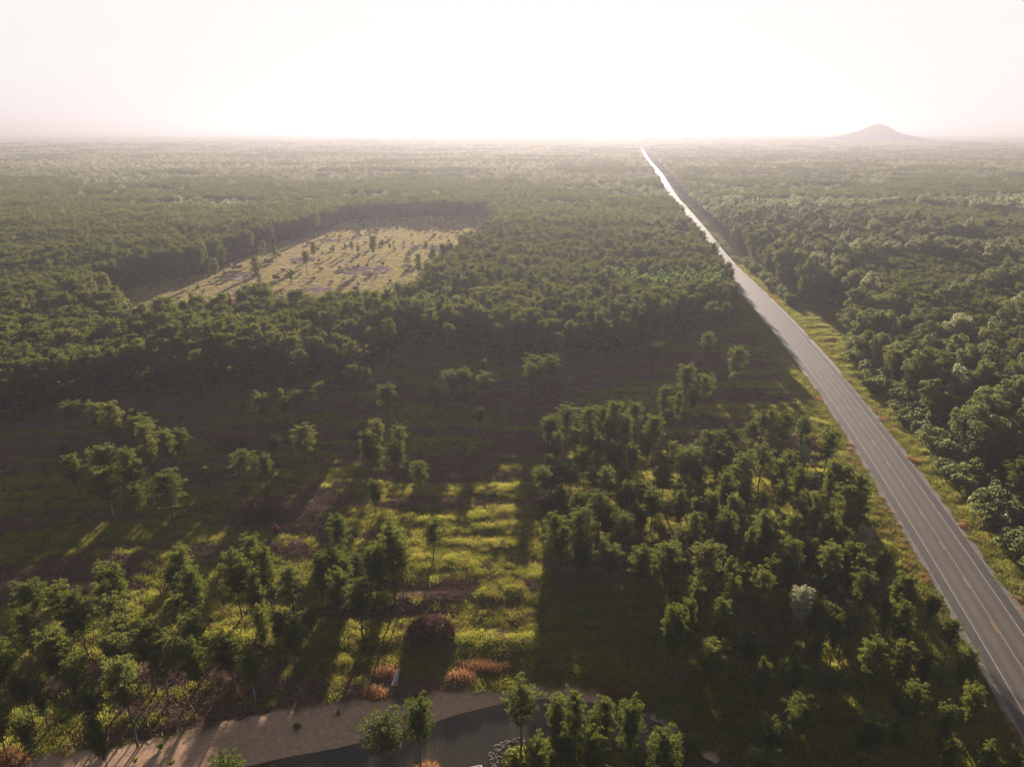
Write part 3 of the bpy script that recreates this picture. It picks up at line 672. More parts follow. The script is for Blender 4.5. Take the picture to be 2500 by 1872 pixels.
# two red dying pines and small red shrubs
for i, (x, yt, w, hh, lab) in enumerate([(1320 * 1.1302, 620 * 1.1302, 34, 14.5, 'reddish brown dying pine in the front row of the far stand'), (1147 * 1.1302, 738 * 1.1302, 12, 6, 'tiny red dead pine above the pale sapling at the clearing edge'),
                                   (1190, 732, 18, 14.5, 'faded red crown beside the pale broadleaf row behind the clearing'), (672, 1277, 16, 2.2, 'little rust red sapling in front of the big dark brush pile'), (2206, 757, 26, 12, 'dark red brown tree among pale broadleaves right of the road'),
                                   (560, 715, 18, 11, 'rusty brown dead pine at the near edge of the far clearing')]):
    gx_, gy_ = ground_at(x, yt, hh); d = gy_ * CPM + (H - hh) * SPM
    make_tree('red', gx_, gy_, hh, max(w / FOC * d, 1.2), CONES, i, M_RED, lab, 'dead tree', None, 'dead_pine')
# trees dotted over the far clearing: (x, ytop, ybase) photo px
FC = [(632, 618, 700), (675, 598, 648), (750, 615, 675), (645, 590, 635), (640, 605, 645), (767, 590, 638), (875, 600, 632), (912, 575, 642), (953, 595, 618), (1057, 598, 622), (1048, 530, 575), (1077, 530, 560), (1105, 530, 550), (1017, 530, 548), (890, 545, 578), (865, 550, 570), (835, 545, 568), (970, 545, 572), (1040, 590, 625), (845, 595, 620),
      (530, 632, 700), (548, 605, 668), (815, 600, 625), (860, 590, 620), (975, 505, 528), (906, 525, 540), (872, 528, 540), (1058, 615, 645), (935, 585, 610)]
labs = ['thin lone pine in the far clearing, %s from its left side' % s for s in
        ['%s' % w for w in ('first second third fourth fifth sixth seventh eighth ninth tenth eleventh twelfth thirteenth fourteenth fifteenth sixteenth seventeenth eighteenth nineteenth twentieth twenty-first twenty-second twenty-third twenty-fourth twenty-fifth twenty-sixth twenty-seventh twenty-eighth twenty-ninth').split()]]
for i, (x, yt, yb) in enumerate(sorted(FC)):
    gx_, gy_ = ground_at(x, yb); vt = (yt - 936) / FOC; hh = H - gy_ * (SPM + vt * CPM) / (CPM - vt * SPM); hh = min(max(hh, 4), 16)
    make_tree('pine', gx_, gy_, hh, hh * .34, PINES, i, label=labs[i], cat='pine tree', group='thin pines over the far sunny clearing', name='thin_pine_tree')
for i, (x, yt, yb, w, lab) in enumerate([(712, 655, 692, 22, 'bright green leafy tree in the far clearing, taller of two'), (636, 668, 700, 14, 'bright green leafy sapling in the far clearing beside a brush heap'), (398, 668, 694, 16, 'pale little tree at the left tip of the far clearing')]):
    gx_, gy_ = ground_at(x, yb); vt = (yt - 936) / FOC; hh = H - gy_ * (SPM + vt * CPM) / (CPM - vt * SPM); d = gy_ * CPM + H * SPM
    make_tree('broad', gx_, gy_, hh, w / FOC * d, SLIMS, i, M_LIGHT, lab, 'tree', None, 'leafy_tree'); n_b += 1

# promote the nearest woods trees to individuals
dist = np.hypot(wx, wy); hpx, hpy = to_px(wx, wy, 12)
vis = (hpx > -20) & (hpx < 2520) & (hpy < 1880)
n_p = sum(1 for t in TREES if t['kind'] == 'pine' and not t['e'].name.startswith('thin'))
use = np.zeros(len(wx), bool)
for kd, lim in ((0, 300 - n_p), (1, 296 - n_b)):
    c = np.where(vis & (wk == kd))[0]; c = c[np.argsort(dist[c])][:max(lim, 0)]; use[c] = True
LAND_E = [('the blue road sign', ground_at(2487, 1447)), ('the pale shoulder end', ground_at(2048, 905)), ('the grassy bay beside the road', ground_at(1990, 745)), ('the pale verge trees', ground_at(2300, 1080)), ('the dark red brown tree', ground_at(2206, 800))]
LAND_W = [('the reddish dying pine', ground_at(1492, 760)), ('the tiny red dead pine', ground_at(1297, 850)), ('the sunlit grass at left', ground_at(300, 930)), ('the light green row', ground_at(1620, 710)), ('the little glade', ground_at(520, 770)), ('the oak by the road bend', ground_at(1800, 740))]
ui = np.where(use)[0]; LAB = {}
for kd, noun in ((0, 'forest pine'), (1, 'leafy tree')):
    for east_, land in ((True, LAND_E), (False, LAND_W)):
        c = [i for i in ui if wk[i] == kd and (road_signed(wx[i], wy[i]) > 0) == east_]
        for i, a in zip(c, near_labels([(wx[i], wy[i], 12 if not kd else wh[i], 4 if not kd else ww[i] - 4) for i in c], land, noun)): LAB[i] = a
for i in np.where(use)[0]:
    x, y, e_ = wx[i], wy[i], road_signed(wx[i], wy[i]) > 0
    if wk[i] == 0:
        make_tree('pine', x, y, wh[i], ww[i], PINES, i, label=LAB[i] or ('pine in the packed wood right of the road' if e_ else 'pine in the tall front rows closing the shaded clearing'), cat='pine tree', group='pines in the wood right of the road' if e_ else 'pines in the front rows of the stand', name='forest_pine_tree')
    else:
        make_tree('broad', x, y, wh[i], ww[i], BROADS, i, M_PALE if e_ and i % 17 == 1 else None, label=LAB[i] or ('leafy tree in the dense wood right of the road' if e_ else 'leafy tree among the stand left of the road'), cat='broadleaf tree', group='leafy trees right of the road' if e_ else 'leafy trees left of the road', name='broadleaf_tree')
r_ = ~use; wx, wy, wh, ww, wk = wx[r_], wy[r_], wh[r_], ww[r_], wk[r_]

# ------------------------------------------------------------------ scattering of the rest (stuff) with geometry nodes
def scatter(name, P, rot, scl, idx, protos, label, kind='stuff', tilt=None):
    coll = bpy.data.collections.new(name + '_kinds')
    for k, me in enumerate(protos):
        o = bpy.data.objects.new('%s_kind_%02d' % (name, k), me); coll.objects.link(o)
    me = bpy.data.meshes.new(name); me.vertices.add(len(P)); me.vertices.foreach_set('co', np.asarray(P, np.float32).ravel())
    a = me.attributes.new('rot', 'FLOAT_VECTOR', 'POINT'); R3 = np.zeros((len(P), 3), np.float32); R3[:, 2] = rot
    if tilt is not None: R3[:, :2] = tilt
    a.data.foreach_set('vector', R3.ravel())
    a = me.attributes.new('scl', 'FLOAT_VECTOR', 'POINT'); a.data.foreach_set('vector', np.asarray(scl, np.float32).ravel())
    a = me.attributes.new('idx', 'INT', 'POINT'); a.data.foreach_set('value', np.asarray(idx, np.int32))
    o = link(name, me); g = bpy.data.node_groups.new(name, 'GeometryNodeTree')
    g.interface.new_socket('Geometry', in_out='INPUT', socket_type='NodeSocketGeometry'); g.interface.new_socket('Geometry', in_out='OUTPUT', socket_type='NodeSocketGeometry')
    gi = g.nodes.new('NodeGroupInput'); go = g.nodes.new('NodeGroupOutput'); ip = g.nodes.new('GeometryNodeInstanceOnPoints')
    ci = g.nodes.new('GeometryNodeCollectionInfo'); ci.inputs['Collection'].default_value = coll; ci.inputs['Separate Children'].default_value = True; ci.inputs['Reset Children'].default_value = True
    def na(nm, tp):
        q = g.nodes.new('GeometryNodeInputNamedAttribute'); q.data_type = tp; q.inputs['Name'].default_value = nm
        return [s for s in q.outputs if s.enabled and s.name == 'Attribute'][0]
    L = g.links.new
    L(gi.outputs[0], ip.inputs['Points']); L(ci.outputs[0], ip.inputs['Instance']); ip.inputs['Pick Instance'].default_value = True
    L(na('idx', 'INT'), ip.inputs['Instance Index']); L(na('scl', 'FLOAT_VECTOR'), ip.inputs['Scale'])
    e2r = g.nodes.new('FunctionNodeEulerToRotation'); L(na('rot', 'FLOAT_VECTOR'), e2r.inputs[0]); L(e2r.outputs[0], ip.inputs['Rotation'])
    L(ip.outputs[0], go.inputs[0])
    md = o.modifiers.new('scatter', 'NODES'); md.node_group = g
    tag(o, label, None, None, kind); return o
def join(tr, cr, m1, m2, name):
    V = np.vstack(tr.V + cr.V); nt_ = sum(len(v) for v in tr.V); F_ = np.vstack(tr.F + [f + nt_ for f in cr.F])
    me = mesh_np(name, V, F_, m1); me.materials.append(m2)
    k = sum(len(f) for f in tr.F); mi = np.zeros(len(F_), np.int32); mi[k:] = 1; me.polygons.foreach_set('material_index', mi); return me
pn = [join(*pine_proto(300 + i, 13, [.45, .5, .4, .48][i % 4], 2.5, 0), M_BARK, M_PINE, 'pine') for i in range(4)]
pm = [join(*pine_proto(320 + i, 13, .45, 2.6, 1), M_BARK, M_PINE, 'pine') for i in range(5)]
pf = [join(*pine_proto(340 + i, 13, .4, 2.7, 2), M_BARK, M_PINE, 'pine') for i in range(4)]
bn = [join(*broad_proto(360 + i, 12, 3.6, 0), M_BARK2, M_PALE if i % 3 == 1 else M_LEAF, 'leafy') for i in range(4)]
bm_ = [join(*broad_proto(380 + i, 12, 3.6, 1), M_BARK2, M_PALE if i % 3 else M_LEAF, 'leafy') for i in range(5)]  # larger share of pale crowns farther off, lightening them as haze would
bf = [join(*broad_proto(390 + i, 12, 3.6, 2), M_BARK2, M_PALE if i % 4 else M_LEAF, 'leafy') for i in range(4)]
ln_ = [join(*broad_proto(400 + i, 12, 2.4, 0, .1, 26, .28), M_BARK2, M_LIGHT, 'light') for i in range(3)]
def wood(name, m, protos, ph, pr, label):
    if not m.any(): return
    x, y = wx[m], wy[m]; n = len(x); s = np.stack([ww[m] / 2 / pr, ww[m] / 2 / pr, wh[m] / ph], 1)
    scatter(name, np.stack([x, y, height(x, y)], 1), rng.uniform(0, 6.28, n), s, rng.integers(0, len(protos), n), protos, label)
wood('pine_wood', (wk == 0) & (wy < 520), pn, 13, 2.5, 'dense dark pine forest left and right of the road')
wood('pine_wood_beyond', (wk == 0) & (wy >= 520) & (wy < 1300), pm, 13, 2.6, 'hazy pine forest beyond the far clearing')
wood('pine_wood_distant', (wk == 0) & (wy >= 1300), pf, 13, 2.7, 'pale distant pine forest fading in haze')
wood('leafy_wood', (wk == 1) & (wy < 600), bn, 12, 3.6, 'leafy forest mixed among the pines near the road')
wood('leafy_wood_beyond', (wk == 1) & (wy >= 600) & (wy < 1300), bm_, 12, 3.6, 'hazy leafy forest beyond the far clearing')
wood('leafy_wood_distant', (wk == 1) & (wy >= 1300), bf, 12, 3.6, 'pale distant leafy forest fading in haze')
wood('light_green_row', wk == 2, ln_, 12, 2.4, 'bright light green row of young trees beside the road')

# far forest: patches of canopy out to the horizon
def patch(seed, size=60, n=70):
    r = np.random.default_rng(seed); A = Acc()
    for k in range(n):
        x, y = r.uniform(-size / 2, size / 2, 2); R_ = r.uniform(2.6, 5.5); h_ = r.uniform(11, 16)
        c = np.array([[x, y, h_ - R_ * .8]]); A.add(*leaves(r, c, np.array([R_]), 22, R_ * .42, .95))
    return A.mesh('canopy_patch', (M_PALE, M_PINE, M_PALE, M_LEAF)[seed % 4])  # half the patches pale, haze partly put into the leaf colour
pats = [patch(500 + i) for i in range(6)]
x, y = jitter(-8200, 8200, 2560, 9500, 52, .3); k = in_view(x, y, 120) & (np.abs(road_signed(x, y)) > 44); x, y = x[k], y[k]
scatter('distant_forest', np.stack([x, y, height(x, y)], 1), rng.uniform(0, 6.28, len(x)), np.ones((len(x), 3)) * rng.uniform(.8, 1.25, (len(x), 1)), rng.integers(0, 6, len(x)), pats, 'distant forest reaching the horizon in pale haze')

# ------------------------------------------------------------------ grass, weeds, slash
def blades(seed, n, size, hmin, hmax, wd, lean=.35):
    r = np.random.default_rng(seed); A = Acc()
    p = r.normal(size=(n, 2)) * size * .38; h_ = r.uniform(hmin, hmax, n); a = r.uniform(0, 6.28, n)
    b = np.stack([np.cos(a), np.sin(a)], 1) * wd; l_ = r.normal(size=(n, 2)) * lean * h_[:, None]
    V = np.zeros((n, 3, 3)); V[:, 0, :2] = p - b; V[:, 1, :2] = p + b; V[:, 2, :2] = p + l_; V[:, 2, 2] = h_; V[:, :2, 2] = -.05
    A.add(V.reshape(-1, 3), np.arange(n * 3).reshape(-1, 3)); return A
def sticks(seed, n, size, L0, L1, rad, zmax):
    r = np.random.default_rng(seed); A = Acc()
    for k in range(n):
        c = np.array([*r.normal(size=2) * size * .35, r.uniform(0, zmax)]); d = r.normal(size=3) * [1, 1, .3]; d /= np.linalg.norm(d); L = r.uniform(L0, L1)
        A.add(*cone(c - d * L / 2, c + d * L / 2, rad, rad * .4, 3))
    return A
gp = [blades(600 + i, 240, 1.4, .10, .40, .034).mesh('grass_patch', M_GRASS) for i in range(5)]
dp = [blades(610 + i, 150, 1.2, .25, .7, .03).mesh('dry_patch', M_DRY) for i in range(2)]
stp = [blades(615 + i, 150, 1.2, .2, .6, .03).mesh('straw_patch', M_STRAW) for i in range(2)]
wp = [blades(620 + i, 150, 1.3, .2, .8, .04).mesh('weed_patch', M_WEED) for i in range(4)]
sp2 = [sticks(630 + i, 26, 1.7, .4, 1.8, .028, .18).mesh('slash_patch', M_STICK) for i in range(5)]
x, y = jitter(-190, 150, 58, 330, 1.15, .7); k = in_view(x, y, 20) & (np.abs(x) < .95 * y + 5); x, y = x[k], y[k]; f = ground_fields(x, y); zz = height(x, y)
u = rng.random(len(x)); wood_in = (f['wood'] > .5) & (rng.random(len(x)) < .5)
base = ((f['clear'] > 0) | wood_in) & (f['verge'] == 0) & (f['sand'] < .2) & (road_signed(x, y) < -6.5) & (zz > -1.0)
gk = base & (u < .04 + .80 * f['grassy'] ** 1.5); sk = base & ~gk & (rng.random(len(x)) < .55)
n = gk.sum(); s_ = np.ones((n, 3)) * rng.uniform(.7, 1.35, (n, 1)); s_[:, 2] *= .45 + .9 * fbm(x[gk] * .25, y[gk] * .25, 70) 
scatter('meadow_grass', np.stack([x[gk], y[gk], zz[gk]], 1), rng.uniform(0, 6.28, n), s_, rng.integers(0, 5, n), gp, 'short green grass growing between the rows of slash')
n = sk.sum(); scatter('slash_litter', np.stack([x[sk], y[sk], zz[sk]], 1), rng.uniform(0, 6.28, n), np.ones((n, 3)) * rng.uniform(.6, 1.5, (n, 1)), rng.integers(0, 5, n), sp2, 'brown litter of cut branches strewn over the clearing')
# verge weeds both sides
x, y = jitter(20, 260, 60, 420, .95, .8); rs = road_signed(x, y); f = ground_fields(x, y); zz = height(x, y)
k = (f['verge'] > 0) & (np.abs(rs) > 6.2) & in_view(x, y, 20); dk = k & (f['dry'] > .3) & (rng.random(len(x)) < .22); wk_ = k & ~dk
n = wk_.sum(); s_ = np.ones((n, 3)) * rng.uniform(.6, 1.25, (n, 1)); s_[:, 2] *= sstep(6, 10, np.abs(rs[wk_])) * .8 + .3
scatter('verge_weeds', np.stack([x[wk_], y[wk_], zz[wk_]], 1), rng.uniform(0, 6.28, n), s_, rng.integers(0, 4, n), wp, 'tall green weeds growing along both road verges')
n = dk.sum(); scatter('dry_verge_grass', np.stack([x[dk], y[dk], zz[dk]], 1), rng.uniform(0, 6.28, n), np.ones((n, 3)) * rng.uniform(.6, 1.2, (n, 1)), rng.integers(0, 2, n), dp, 'orange dry grass patches on the road verges')
# far clearing grass
x, y = jitter(-330, 10, 300, 720, 2.6, .7); k = inside(x, y, FARCLEAR) | inside(x, y, GLADE); x, y = x[k], y[k]; n = len(x)
s_ = np.ones((n, 3)) * rng.uniform(1.6, 2.6, (n, 1)); s_[:, 2] *= .4
scatter('far_clearing_grass', np.stack([x, y, height(x, y)], 1), rng.uniform(0, 6.28, n), s_, rng.integers(0, 2, n) * 1 + (rng.random(n) < .5) * 2, [stp[0], stp[1], stp[0], gp[2]], 'sunlit dry grass of the far clearing')
x, y = jitter(-330, 10, 300, 720, 9, .9); k = inside(x, y, FARCLEAR) & (rng.random(len(x)) < .35); x, y = x[k], y[k]; n = len(x)
scatter('clearing_scrub', np.stack([x, y, height(x, y)], 1), rng.uniform(0, 6.28, n), np.ones((n, 3)) * rng.uniform(.5, 1.7, (n, 1)), rng.integers(0, 2, n), [bush_proto(670 + i, 1.2, 9, .2).mesh('scrub', M_LEAF if i else M_RSTICK) for i in range(2)], 'low green and brown scrub dotted over the far clearing')
# orange tufts on top of the sandy bank and the islet
bx = []
for (cx_, cy_, w_, n_) in ((1180, 1622, 26, 44), (1120, 1650, 18, 14), (915, 1692, 13, 16), (935, 1638, 12, 10), (1045, 1866, 15, 22), (15, 1850, 14, 30), (30, 1858, 16, 20), (1500, 1680, 6, 14), (640, 1270, 8, 6), (575, 1690, 10, 8)):
    for k in range(n_):
        bx.append(ground_at(cx_ + random.gauss(0, w_ * .8), cy_ + random.gauss(0, w_ * .22)))
bx = np.array(bx); n = len(bx)
scatter('orange_grass_tufts', np.stack([bx[:, 0], bx[:, 1], height(bx[:, 0], bx[:, 1])], 1), rng.uniform(0, 6.28, n), np.ones((n, 3)) * rng.uniform(.7, 1.4, (n, 1)), rng.integers(0, 2, n), dp, 'orange dry grass tufts on the rim above the sandy bank')
# undergrowth on the sandy bank edge and islet, and under the woods edge
ub = [bush_proto(650 + i, 1.0).mesh('undergrowth_bush', M_WEED) for i in range(3)]
x, y = jitter(-75, 80, 60, 110, 2.2, .8); f = ground_fields(x, y); sdw = water_sd(x, y)
isl = inside(x, y, ISLE) & (sdw > 1.2); rim = (f['sand'] > .1) & (sdw > 4) & (rng.random(len(x)) < .07)
k = isl & (rng.random(len(x)) < .85) | rim; n = k.sum(); us = np.where(isl[k], rng.uniform(.5, 1.5, n), rng.uniform(.25, .7, n))
scatter('bank_undergrowth', np.stack([x[k], y[k], height(x[k], y[k])], 1), rng.uniform(0, 6.28, n), np.ones((n, 3)) * us[:, None], rng.integers(0, 3, n), ub, 'low dark undergrowth on the sandy bank and the spit')
x, y = jitter(40, 260, 60, 430, 3.0, .8); rs = road_signed(x, y); k = inside(x, y, EASTWOOD) & (rs > 12) & (rs < 90); x, y = x[k], y[k]; n = len(x)
ub2 = [bush_proto(660 + i, 1.8, 14, .24).mesh('understorey_bush', M_LEAF) for i in range(3)]
scatter('understorey', np.stack([x, y, height(x, y)], 1), rng.uniform(0, 6.28, n), np.ones((n, 3)) * rng.uniform(.7, 1.9, (n, 1)), rng.integers(0, 3, n), ub2, 'dark leafy understorey in the wood right of the road')
# grey stones along the edge of the spit
def stone(seed):
    r = np.random.default_rng(seed); import bmesh
    b = bmesh.new(); bmesh.ops.create_icosphere(b, subdivisions=1, radius=1)
    for v in b.verts: v.co *= r.uniform(.7, 1.2); v.co.z *= .5
    me = bpy.data.meshes.new('stone'); b.to_mesh(me); b.free(); me.materials.append(bpy.data.materials.get('spit_stone') or plain_mat('spit_stone', (.20, .17, .145), .95, 2, (.09, .075, .065), spec=.05)); return me
pts = []
edge_ = PX(C8([(1190, 1268), (1100, 1292), (1055, 1320), (1025, 1362), (1030, 1410), (1055, 1470), (1070, 1530)]))
for a, b in zip(edge_[:-1], edge_[1:]):
    for k in range(34): q = random.random(); p = a + (b - a) * q; pts.append((p[0] + abs(random.gauss(0, .9)), p[1] + random.gauss(0, .3)))
pts = np.array(pts); n = len(pts)
scatter('spit_stones', np.stack([pts[:, 0], pts[:, 1], np.maximum(height(pts[:, 0], pts[:, 1]), -1.3) + .05], 1), rng.uniform(0, 6.28, n), np.ones((n, 3)) * rng.uniform(.07, .26, (n, 1)), rng.integers(0, 2, n), [stone(1), stone(2)], 'grey stones along the edge of the spit')

# ------------------------------------------------------------------ brush piles
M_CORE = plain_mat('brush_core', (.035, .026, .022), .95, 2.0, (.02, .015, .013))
def brush_pile(px_, py_, wpx, hh, label, red=.3, seed=0):
    x0, y0 = ground_at(px_, py_); d = y0 * CPM + H * SPM; R_ = wpx / 2 / FOC * d; r = np.random.default_rng(seed)
    e = bpy.data.objects.new('brush_pile', None); ROOT.objects.link(e); e.location = (x0, y0, float(height(np.array([x0]), np.array([y0]))[0])); tag(e, label, 'brush pile', 'brush piles of the clearing')
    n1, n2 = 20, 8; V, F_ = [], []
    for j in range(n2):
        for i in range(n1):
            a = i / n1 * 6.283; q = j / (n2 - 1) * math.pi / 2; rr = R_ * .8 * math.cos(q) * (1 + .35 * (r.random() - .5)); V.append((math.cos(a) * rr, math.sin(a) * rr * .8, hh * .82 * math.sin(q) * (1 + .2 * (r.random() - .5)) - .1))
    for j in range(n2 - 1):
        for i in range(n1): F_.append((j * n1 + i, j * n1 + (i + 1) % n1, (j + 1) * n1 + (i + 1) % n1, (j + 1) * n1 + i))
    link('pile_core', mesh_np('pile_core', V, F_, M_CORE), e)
    A, B = Acc(), Acc(); n = int(170 * max(R_, 1.5))
    for k in range(n):
        a = r.uniform(0, 6.283); q = math.asin(r.uniform(0, 1)); c = np.array([math.cos(a) * math.cos(q) * R_ * .93, math.sin(a) * math.cos(q) * R_ * .76, hh * math.sin(q) * .9])
        dd = r.normal(size=3) * [1, 1, .55]; dd[2] += r.choice([-.4, .5]); dd /= np.linalg.norm(dd); L = r.uniform(.6, 2.6) if k % 9 else r.uniform(2.5, 4.5)
        A.add(*cone(c - dd * L / 2, c + dd * L / 2, r.uniform(.02, .055) if k % 9 else .09, .015, 3))
    link('branches', A.mesh('pile_branches', M_STICK), e)
    m = int(60 * R_ * red * 2); C_ = []
    for k in range(m):
        a = r.uniform(0, 6.283); q = math.asin(r.uniform(.25, 1)); C_.append([math.cos(a) * math.cos(q) * R_ * .95, math.sin(a) * math.cos(q) * R_ * .8, hh * math.sin(q) * .95])
    B.add(*tufts(r, np.array(C_), np.full(m, .3), 9, .4, .05)); link('dead_boughs', B.mesh('pile_boughs', M_RSTICK), e)
    return e
brush_pile(655, 1250, 140, 3.0, 'big dark dome of piled branches in the shaded clearing', .25, 1)
brush_pile(1052, 1545, 120, 1.9, 'wide brush pile with rusty boughs left of the sunlit strip', .9, 2)
brush_pile(870, 1068, 44, 2.6, 'small round brush pile with red lit top behind two pines', .8, 3)
brush_pile(1350, 1235, 84, 1.8, 'low purplish brush pile below the dirt trail on the right', .6, 4)
brush_pile(565, 1090, 80, 1.9, 'dim flat brush pile in shade between slender pines', .15, 5)
brush_pile(640, 1580, 40, 1.2, 'small rusty brush heap under the lower left pines', .9, 6)

# pinkish heaps of brush in the far clearing
M_PINK = plain_mat('pinkish_dead_brush', (.58, .40, .36), .95, .8, (.34, .22, .20), spec=0, bump=.5)
def pink_heap(px_, py_, wpx, hpx, n, label, seed):
    r = np.random.default_rng(seed); import bmesh
    x0, y0 = ground_at(px_, py_); d = y0 * CPM + H * SPM; rx = wpx / 2 / FOC * d; ry = hpx / 2 * (y0 * y0 + H * H) / (H * FOC)
    A = Acc()
    for k in range(n):
        q = math.sqrt(r.random()); a = r.uniform(0, 6.283); c = np.array([math.cos(a) * q * rx, math.sin(a) * q * ry, 0.0])
        m_ = 8; R_ = r.uniform(1.0, 2.3); hh = r.uniform(.35, .8); V = []
        for j in range(3):
            for i in range(m_):
                t = i / m_ * 6.283; s = (1.0, .72, .3)[j] * (1 + .3 * (r.random() - .5)); V.append(c + [math.cos(t) * R_ * s * 1.4, math.sin(t) * R_ * s * .8, (0, .65, 1)[j] * hh - .05])
        F_ = [];
        for j in range(2):
            for i in range(m_):
                F_ += [(j * m_ + i, j * m_ + (i + 1) % m_, (j + 1) * m_ + (i + 1) % m_), (j * m_ + i, (j + 1) * m_ + (i + 1) % m_, (j + 1) * m_ + i)]
        F_ += [(16, 16 + i, 17 + i) for i in range(1, 7)]
        A.add(V, F_)
    o = link('brush_heap', A.mesh('brush_heap', M_PINK)); o.location = (x0, y0, 0); tag(o, label, 'brush heap', 'pinkish brush heaps of the far clearing')
pink_heap(590, 675, 84, 20, 60, 'leftmost pinkish brush heap in the far clearing', 1)
pink_heap(738, 636, 60, 13, 40, 'small pinkish brush heap behind the lone pine in the far clearing', 2)
pink_heap(893, 660, 125, 20, 95, 'largest pinkish brush heap in the middle of the far clearing', 3)
pink_heap(1055, 604, 100, 12, 70, 'pinkish brush heap near the right side of the far clearing', 4)
pink_heap(800, 588, 60, 7, 30, 'farthest thin pinkish brush heap in the far clearing', 5)
pink_heap(772, 708, 90, 12, 50, 'nearest pinkish brush heap, half hidden by the front pines', 6)

# ------------------------------------------------------------------ poles, dock, sign, house, lying logs
x0, y0 = ground_at(966, 1660); e = bpy.data.objects.new('pole_bundle', None); ROOT.objects.link(e); e.location = (x0, y0, .1)
tag(e, 'bundle of pale poles lying in dark grass above the sandy bank', 'poles')
M_POLE = plain_mat('pale_pole_wood', (.42, .40, .42), .7, 3, (.3, .26, .26))
for k in range(5):
    V, F_ = cone((-.42 + k * .2, -1.3, .1), (-.05 + k * .1, 1.9, .25 + .04 * k), .06, .045, 6); link('pole', mesh_np('pole', V, F_, M_POLE), e)
x0, y0 = ground_at(1156, 1874, -1); e = bpy.data.objects.new('wooden_platform', None); ROOT.objects.link(e); e.location = (x0, y0, -1.25); e.rotation_euler = (0, 0, .22)
tag(e, 'pale tan wooden platform in shallow water at the bottom edge', 'platform')
M_DECK = plain_mat('pale_deck_wood', (.52, .42, .33), .7, 2, (.42, .33, .26))
def box_np(cx, cy_, cz, sx, sy, sz):
    V = [(cx + a * sx / 2, cy_ + b * sy / 2, cz + c * sz / 2) for a in (-1, 1) for b in (-1, 1) for c in (-1, 1)]
    return V, [(0, 1, 3, 2), (4, 6, 7, 5), (0, 4, 5, 1), (2, 3, 7, 6), (0, 2, 6, 4), (1, 5, 7, 3)]
for k in range(5): link('plank', mesh_np('plank', *box_np(-.8 + k * .4, -1.2, .42 + .01 * (k % 2), .38, 2.4 - .12 * (4 - k) * .8, .05), M_DECK), e)
link('rim', mesh_np('rim', *box_np(0, .02, .40, 2.1, .1, .14), M_DECK), e); link('rim', mesh_np('rim', *box_np(1.06, -1.2, .40, .08, 2.4, .14), M_DECK), e)
x0, y0 = ground_at(2487, 1447); e = bpy.data.objects.new('road_sign', None); ROOT.objects.link(e); e.location = (x0, y0, 0); e.rotation_euler = (0, .0, -.35)
tag(e, 'small blue sign on a pale post beside the right verge', 'road sign')
V, F_ = cone((0, 0, -.1), (.35, 0, 2.2), .06, .06, 6); link('post', mesh_np('post', V, F_, plain_mat('sign_post', (.45, .38, .30), .7)), e)
link('panel', mesh_np('panel', *box_np(.95, -.06, 2.55, 1.5, .04, .85), plain_mat('sign_blue', (.20, .38, .62), .5)), e)
mw = plain_mat('sign_white', (.7, .75, .8), .5)
for a in ((.95, 2.965, 1.5, .05), (.95, 2.135, 1.5, .05)): link('border', mesh_np('border', *box_np(a[0], -.09, a[1], a[2], .02, a[3]), mw), e)
mk = plain_mat('sign_marking', (.03, .05, .12), .5)
for k, (a, b) in enumerate(((.5, .16), (.75, .24), (1.0, .14), (1.25, .2))): link('marking', mesh_np('marking', *box_np(a, -.09, 2.36, .14, .02, b), mk), e)

x0, y0 = ground_at(280, 551); e = bpy.data.objects.new('house', None); ROOT.objects.link(e); e.location = (x0, y0, 0); e.rotation_euler = (0, 0, .35)
tag(e, 'low house with a blue grey roof half hidden in the left woods', 'house')
M_WALL = plain_mat('house_wall', (.32, .33, .34), .8, 1, (.27, .27, .28)); M_ROOF = plain_mat('blue_grey_roof', (.10, .125, .16), .6, 1, (.08, .10, .13))
link('wall', mesh_np('wall', *box_np(0, 0, 3.6, 22, 11, 7.2), M_WALL), e)
V = [(-12, -6.5, 7), (12, -6.5, 7), (12, 6.5, 7), (-12, 6.5, 7), (-9.5, 0, 10.8), (12, 0, 10.8), (-12, -6.5, 6.7), (12, -6.5, 6.7), (12, 6.5, 6.7), (-12, 6.5, 6.7)]
me = bpy.data.meshes.new('roof'); me.from_pydata(V, [], [(0, 1, 5, 4), (2, 3, 4, 5), (0, 4, 3), (1, 2, 5), (6, 9, 8, 7), (0, 6, 7, 1), (1, 7, 8, 2), (2, 8, 9, 3), (3, 9, 6, 0)]); me.materials.append(M_ROOF); link('roof', me, e)
mwin = plain_mat('window_white', (.75, .75, .75), .4)
for k in range(4): link('window', mesh_np('window', *box_np(-11.03, -4 + k * 2.6, 4.6, .06, 1.1, 1.6), mwin), e)
V = [(-14, -3, 0), (-10, -3, 0)]
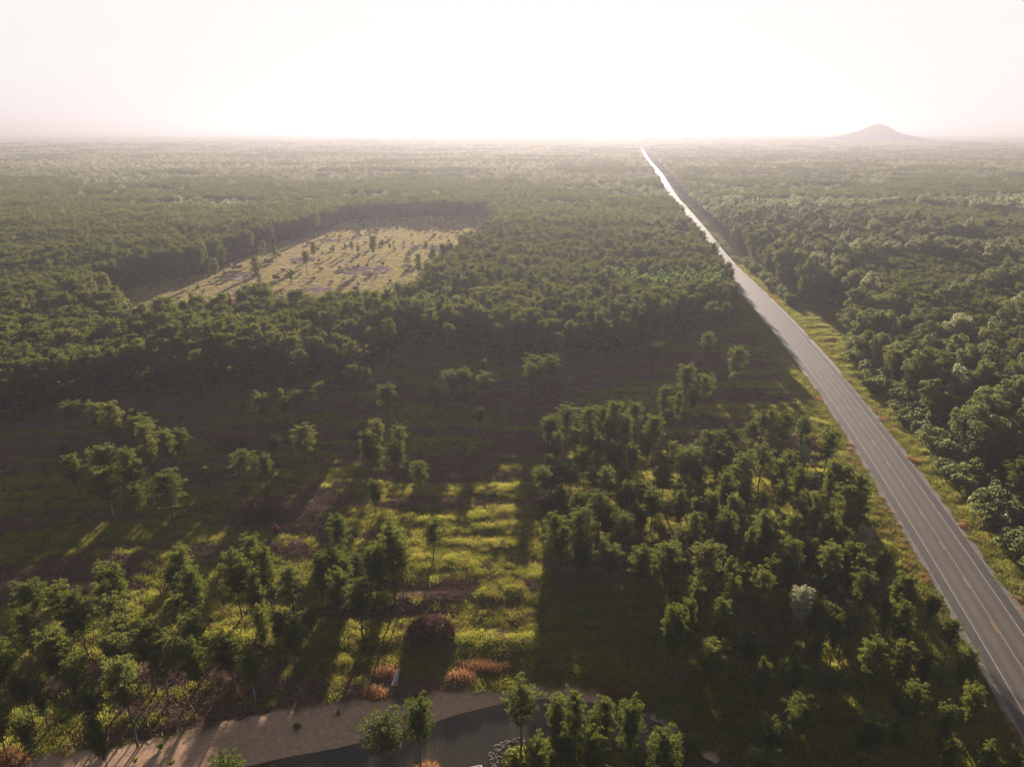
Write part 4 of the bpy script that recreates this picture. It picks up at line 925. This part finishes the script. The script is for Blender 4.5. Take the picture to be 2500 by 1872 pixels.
# pale fallen logs in the clearing
ML = plain_mat('bleached_log', (.32, .27, .24), .8, 3, (.2, .16, .14))
for i, (a, b, lab) in enumerate([((1395, 992), (1412, 988), 'pale fallen log near the grove in mid clearing'), ((1160, 1060), (1180, 1066), 'bleached log lying below the small upright pine'), ((430, 1032), (452, 1036), 'pale fallen log in shade at the left')]):
    p, q = ground_at(*a), ground_at(*b); o = link('fallen_log', mesh_np('fallen_log', *cone((p[0], p[1], .25), (q[0], q[1], .3), .16, .11, 7), ML)); tag(o, lab, 'log')

# ------------------------------------------------------------------ lone hill far on the right
x0, y0 = 0.5017 * 4500, 4500
M_HILL = plain_mat('wooded_hill', (.07, .08, .05), .95, .02, (.10, .10, .06), spec=0)
na, nr = 72, 30; V, F_ = [], []
prof_r = np.linspace(0, 1, nr)
for j, t in enumerate(prof_r):
    for i in range(na):
        a = i / na * 2 * math.pi; rad = t * 1500
        hgt = 62 * math.exp(-(rad / (92 if math.cos(a) > 0 else 108)) ** 1.8) + 56 * math.exp(-(rad / 380) ** 2.4) + 5 * math.exp(-((rad * math.cos(a) - 60) ** 2 + (rad * math.sin(a)) ** 2) / 2500)
        hgt += (float(fbm(math.cos(a) * rad * .012 + 5, math.sin(a) * rad * .02 + 5, 3)) - .5) * 12 * math.exp(-(rad / 400) ** 2)
        V.append((math.cos(a) * rad, math.sin(a) * rad, hgt - 8 * t - 3))
for j in range(nr - 1):
    for i in range(na): F_.append((j * na + i, j * na + (i + 1) % na, (j + 1) * na + (i + 1) % na, (j + 1) * na + i))
o = link('hill', mesh_np('hill', V, F_, M_HILL, smooth=True)); o.location = (x0, y0, float(height(np.array([x0]), np.array([y0]))[0])); tag(o, 'lone wooded hill on the horizon at the right', kind='structure')

# ------------------------------------------------------------------ haze
m, t, n_, l = new_mat('haze_air')
pv = N(t, 'ShaderNodeVolumePrincipled'); pv.inputs['Color'].default_value = (*HAZE_COLOR, 1); pv.inputs['Density'].default_value = HAZE_DENSITY; pv.inputs['Anisotropy'].default_value = HAZE_ANISO
o = N(t, 'ShaderNodeOutputMaterial'); l.new(pv.outputs[0], o.inputs['Volume'])
V, F_ = box_np(0, 6900, 65, 30800, 17400, 176)
hz = link('haze', mesh_np('haze', V, F_, m)); tag(hz, 'thin morning haze over the whole forest', kind='stuff')
print('trees', len(TREES), 'woods', len(wx))
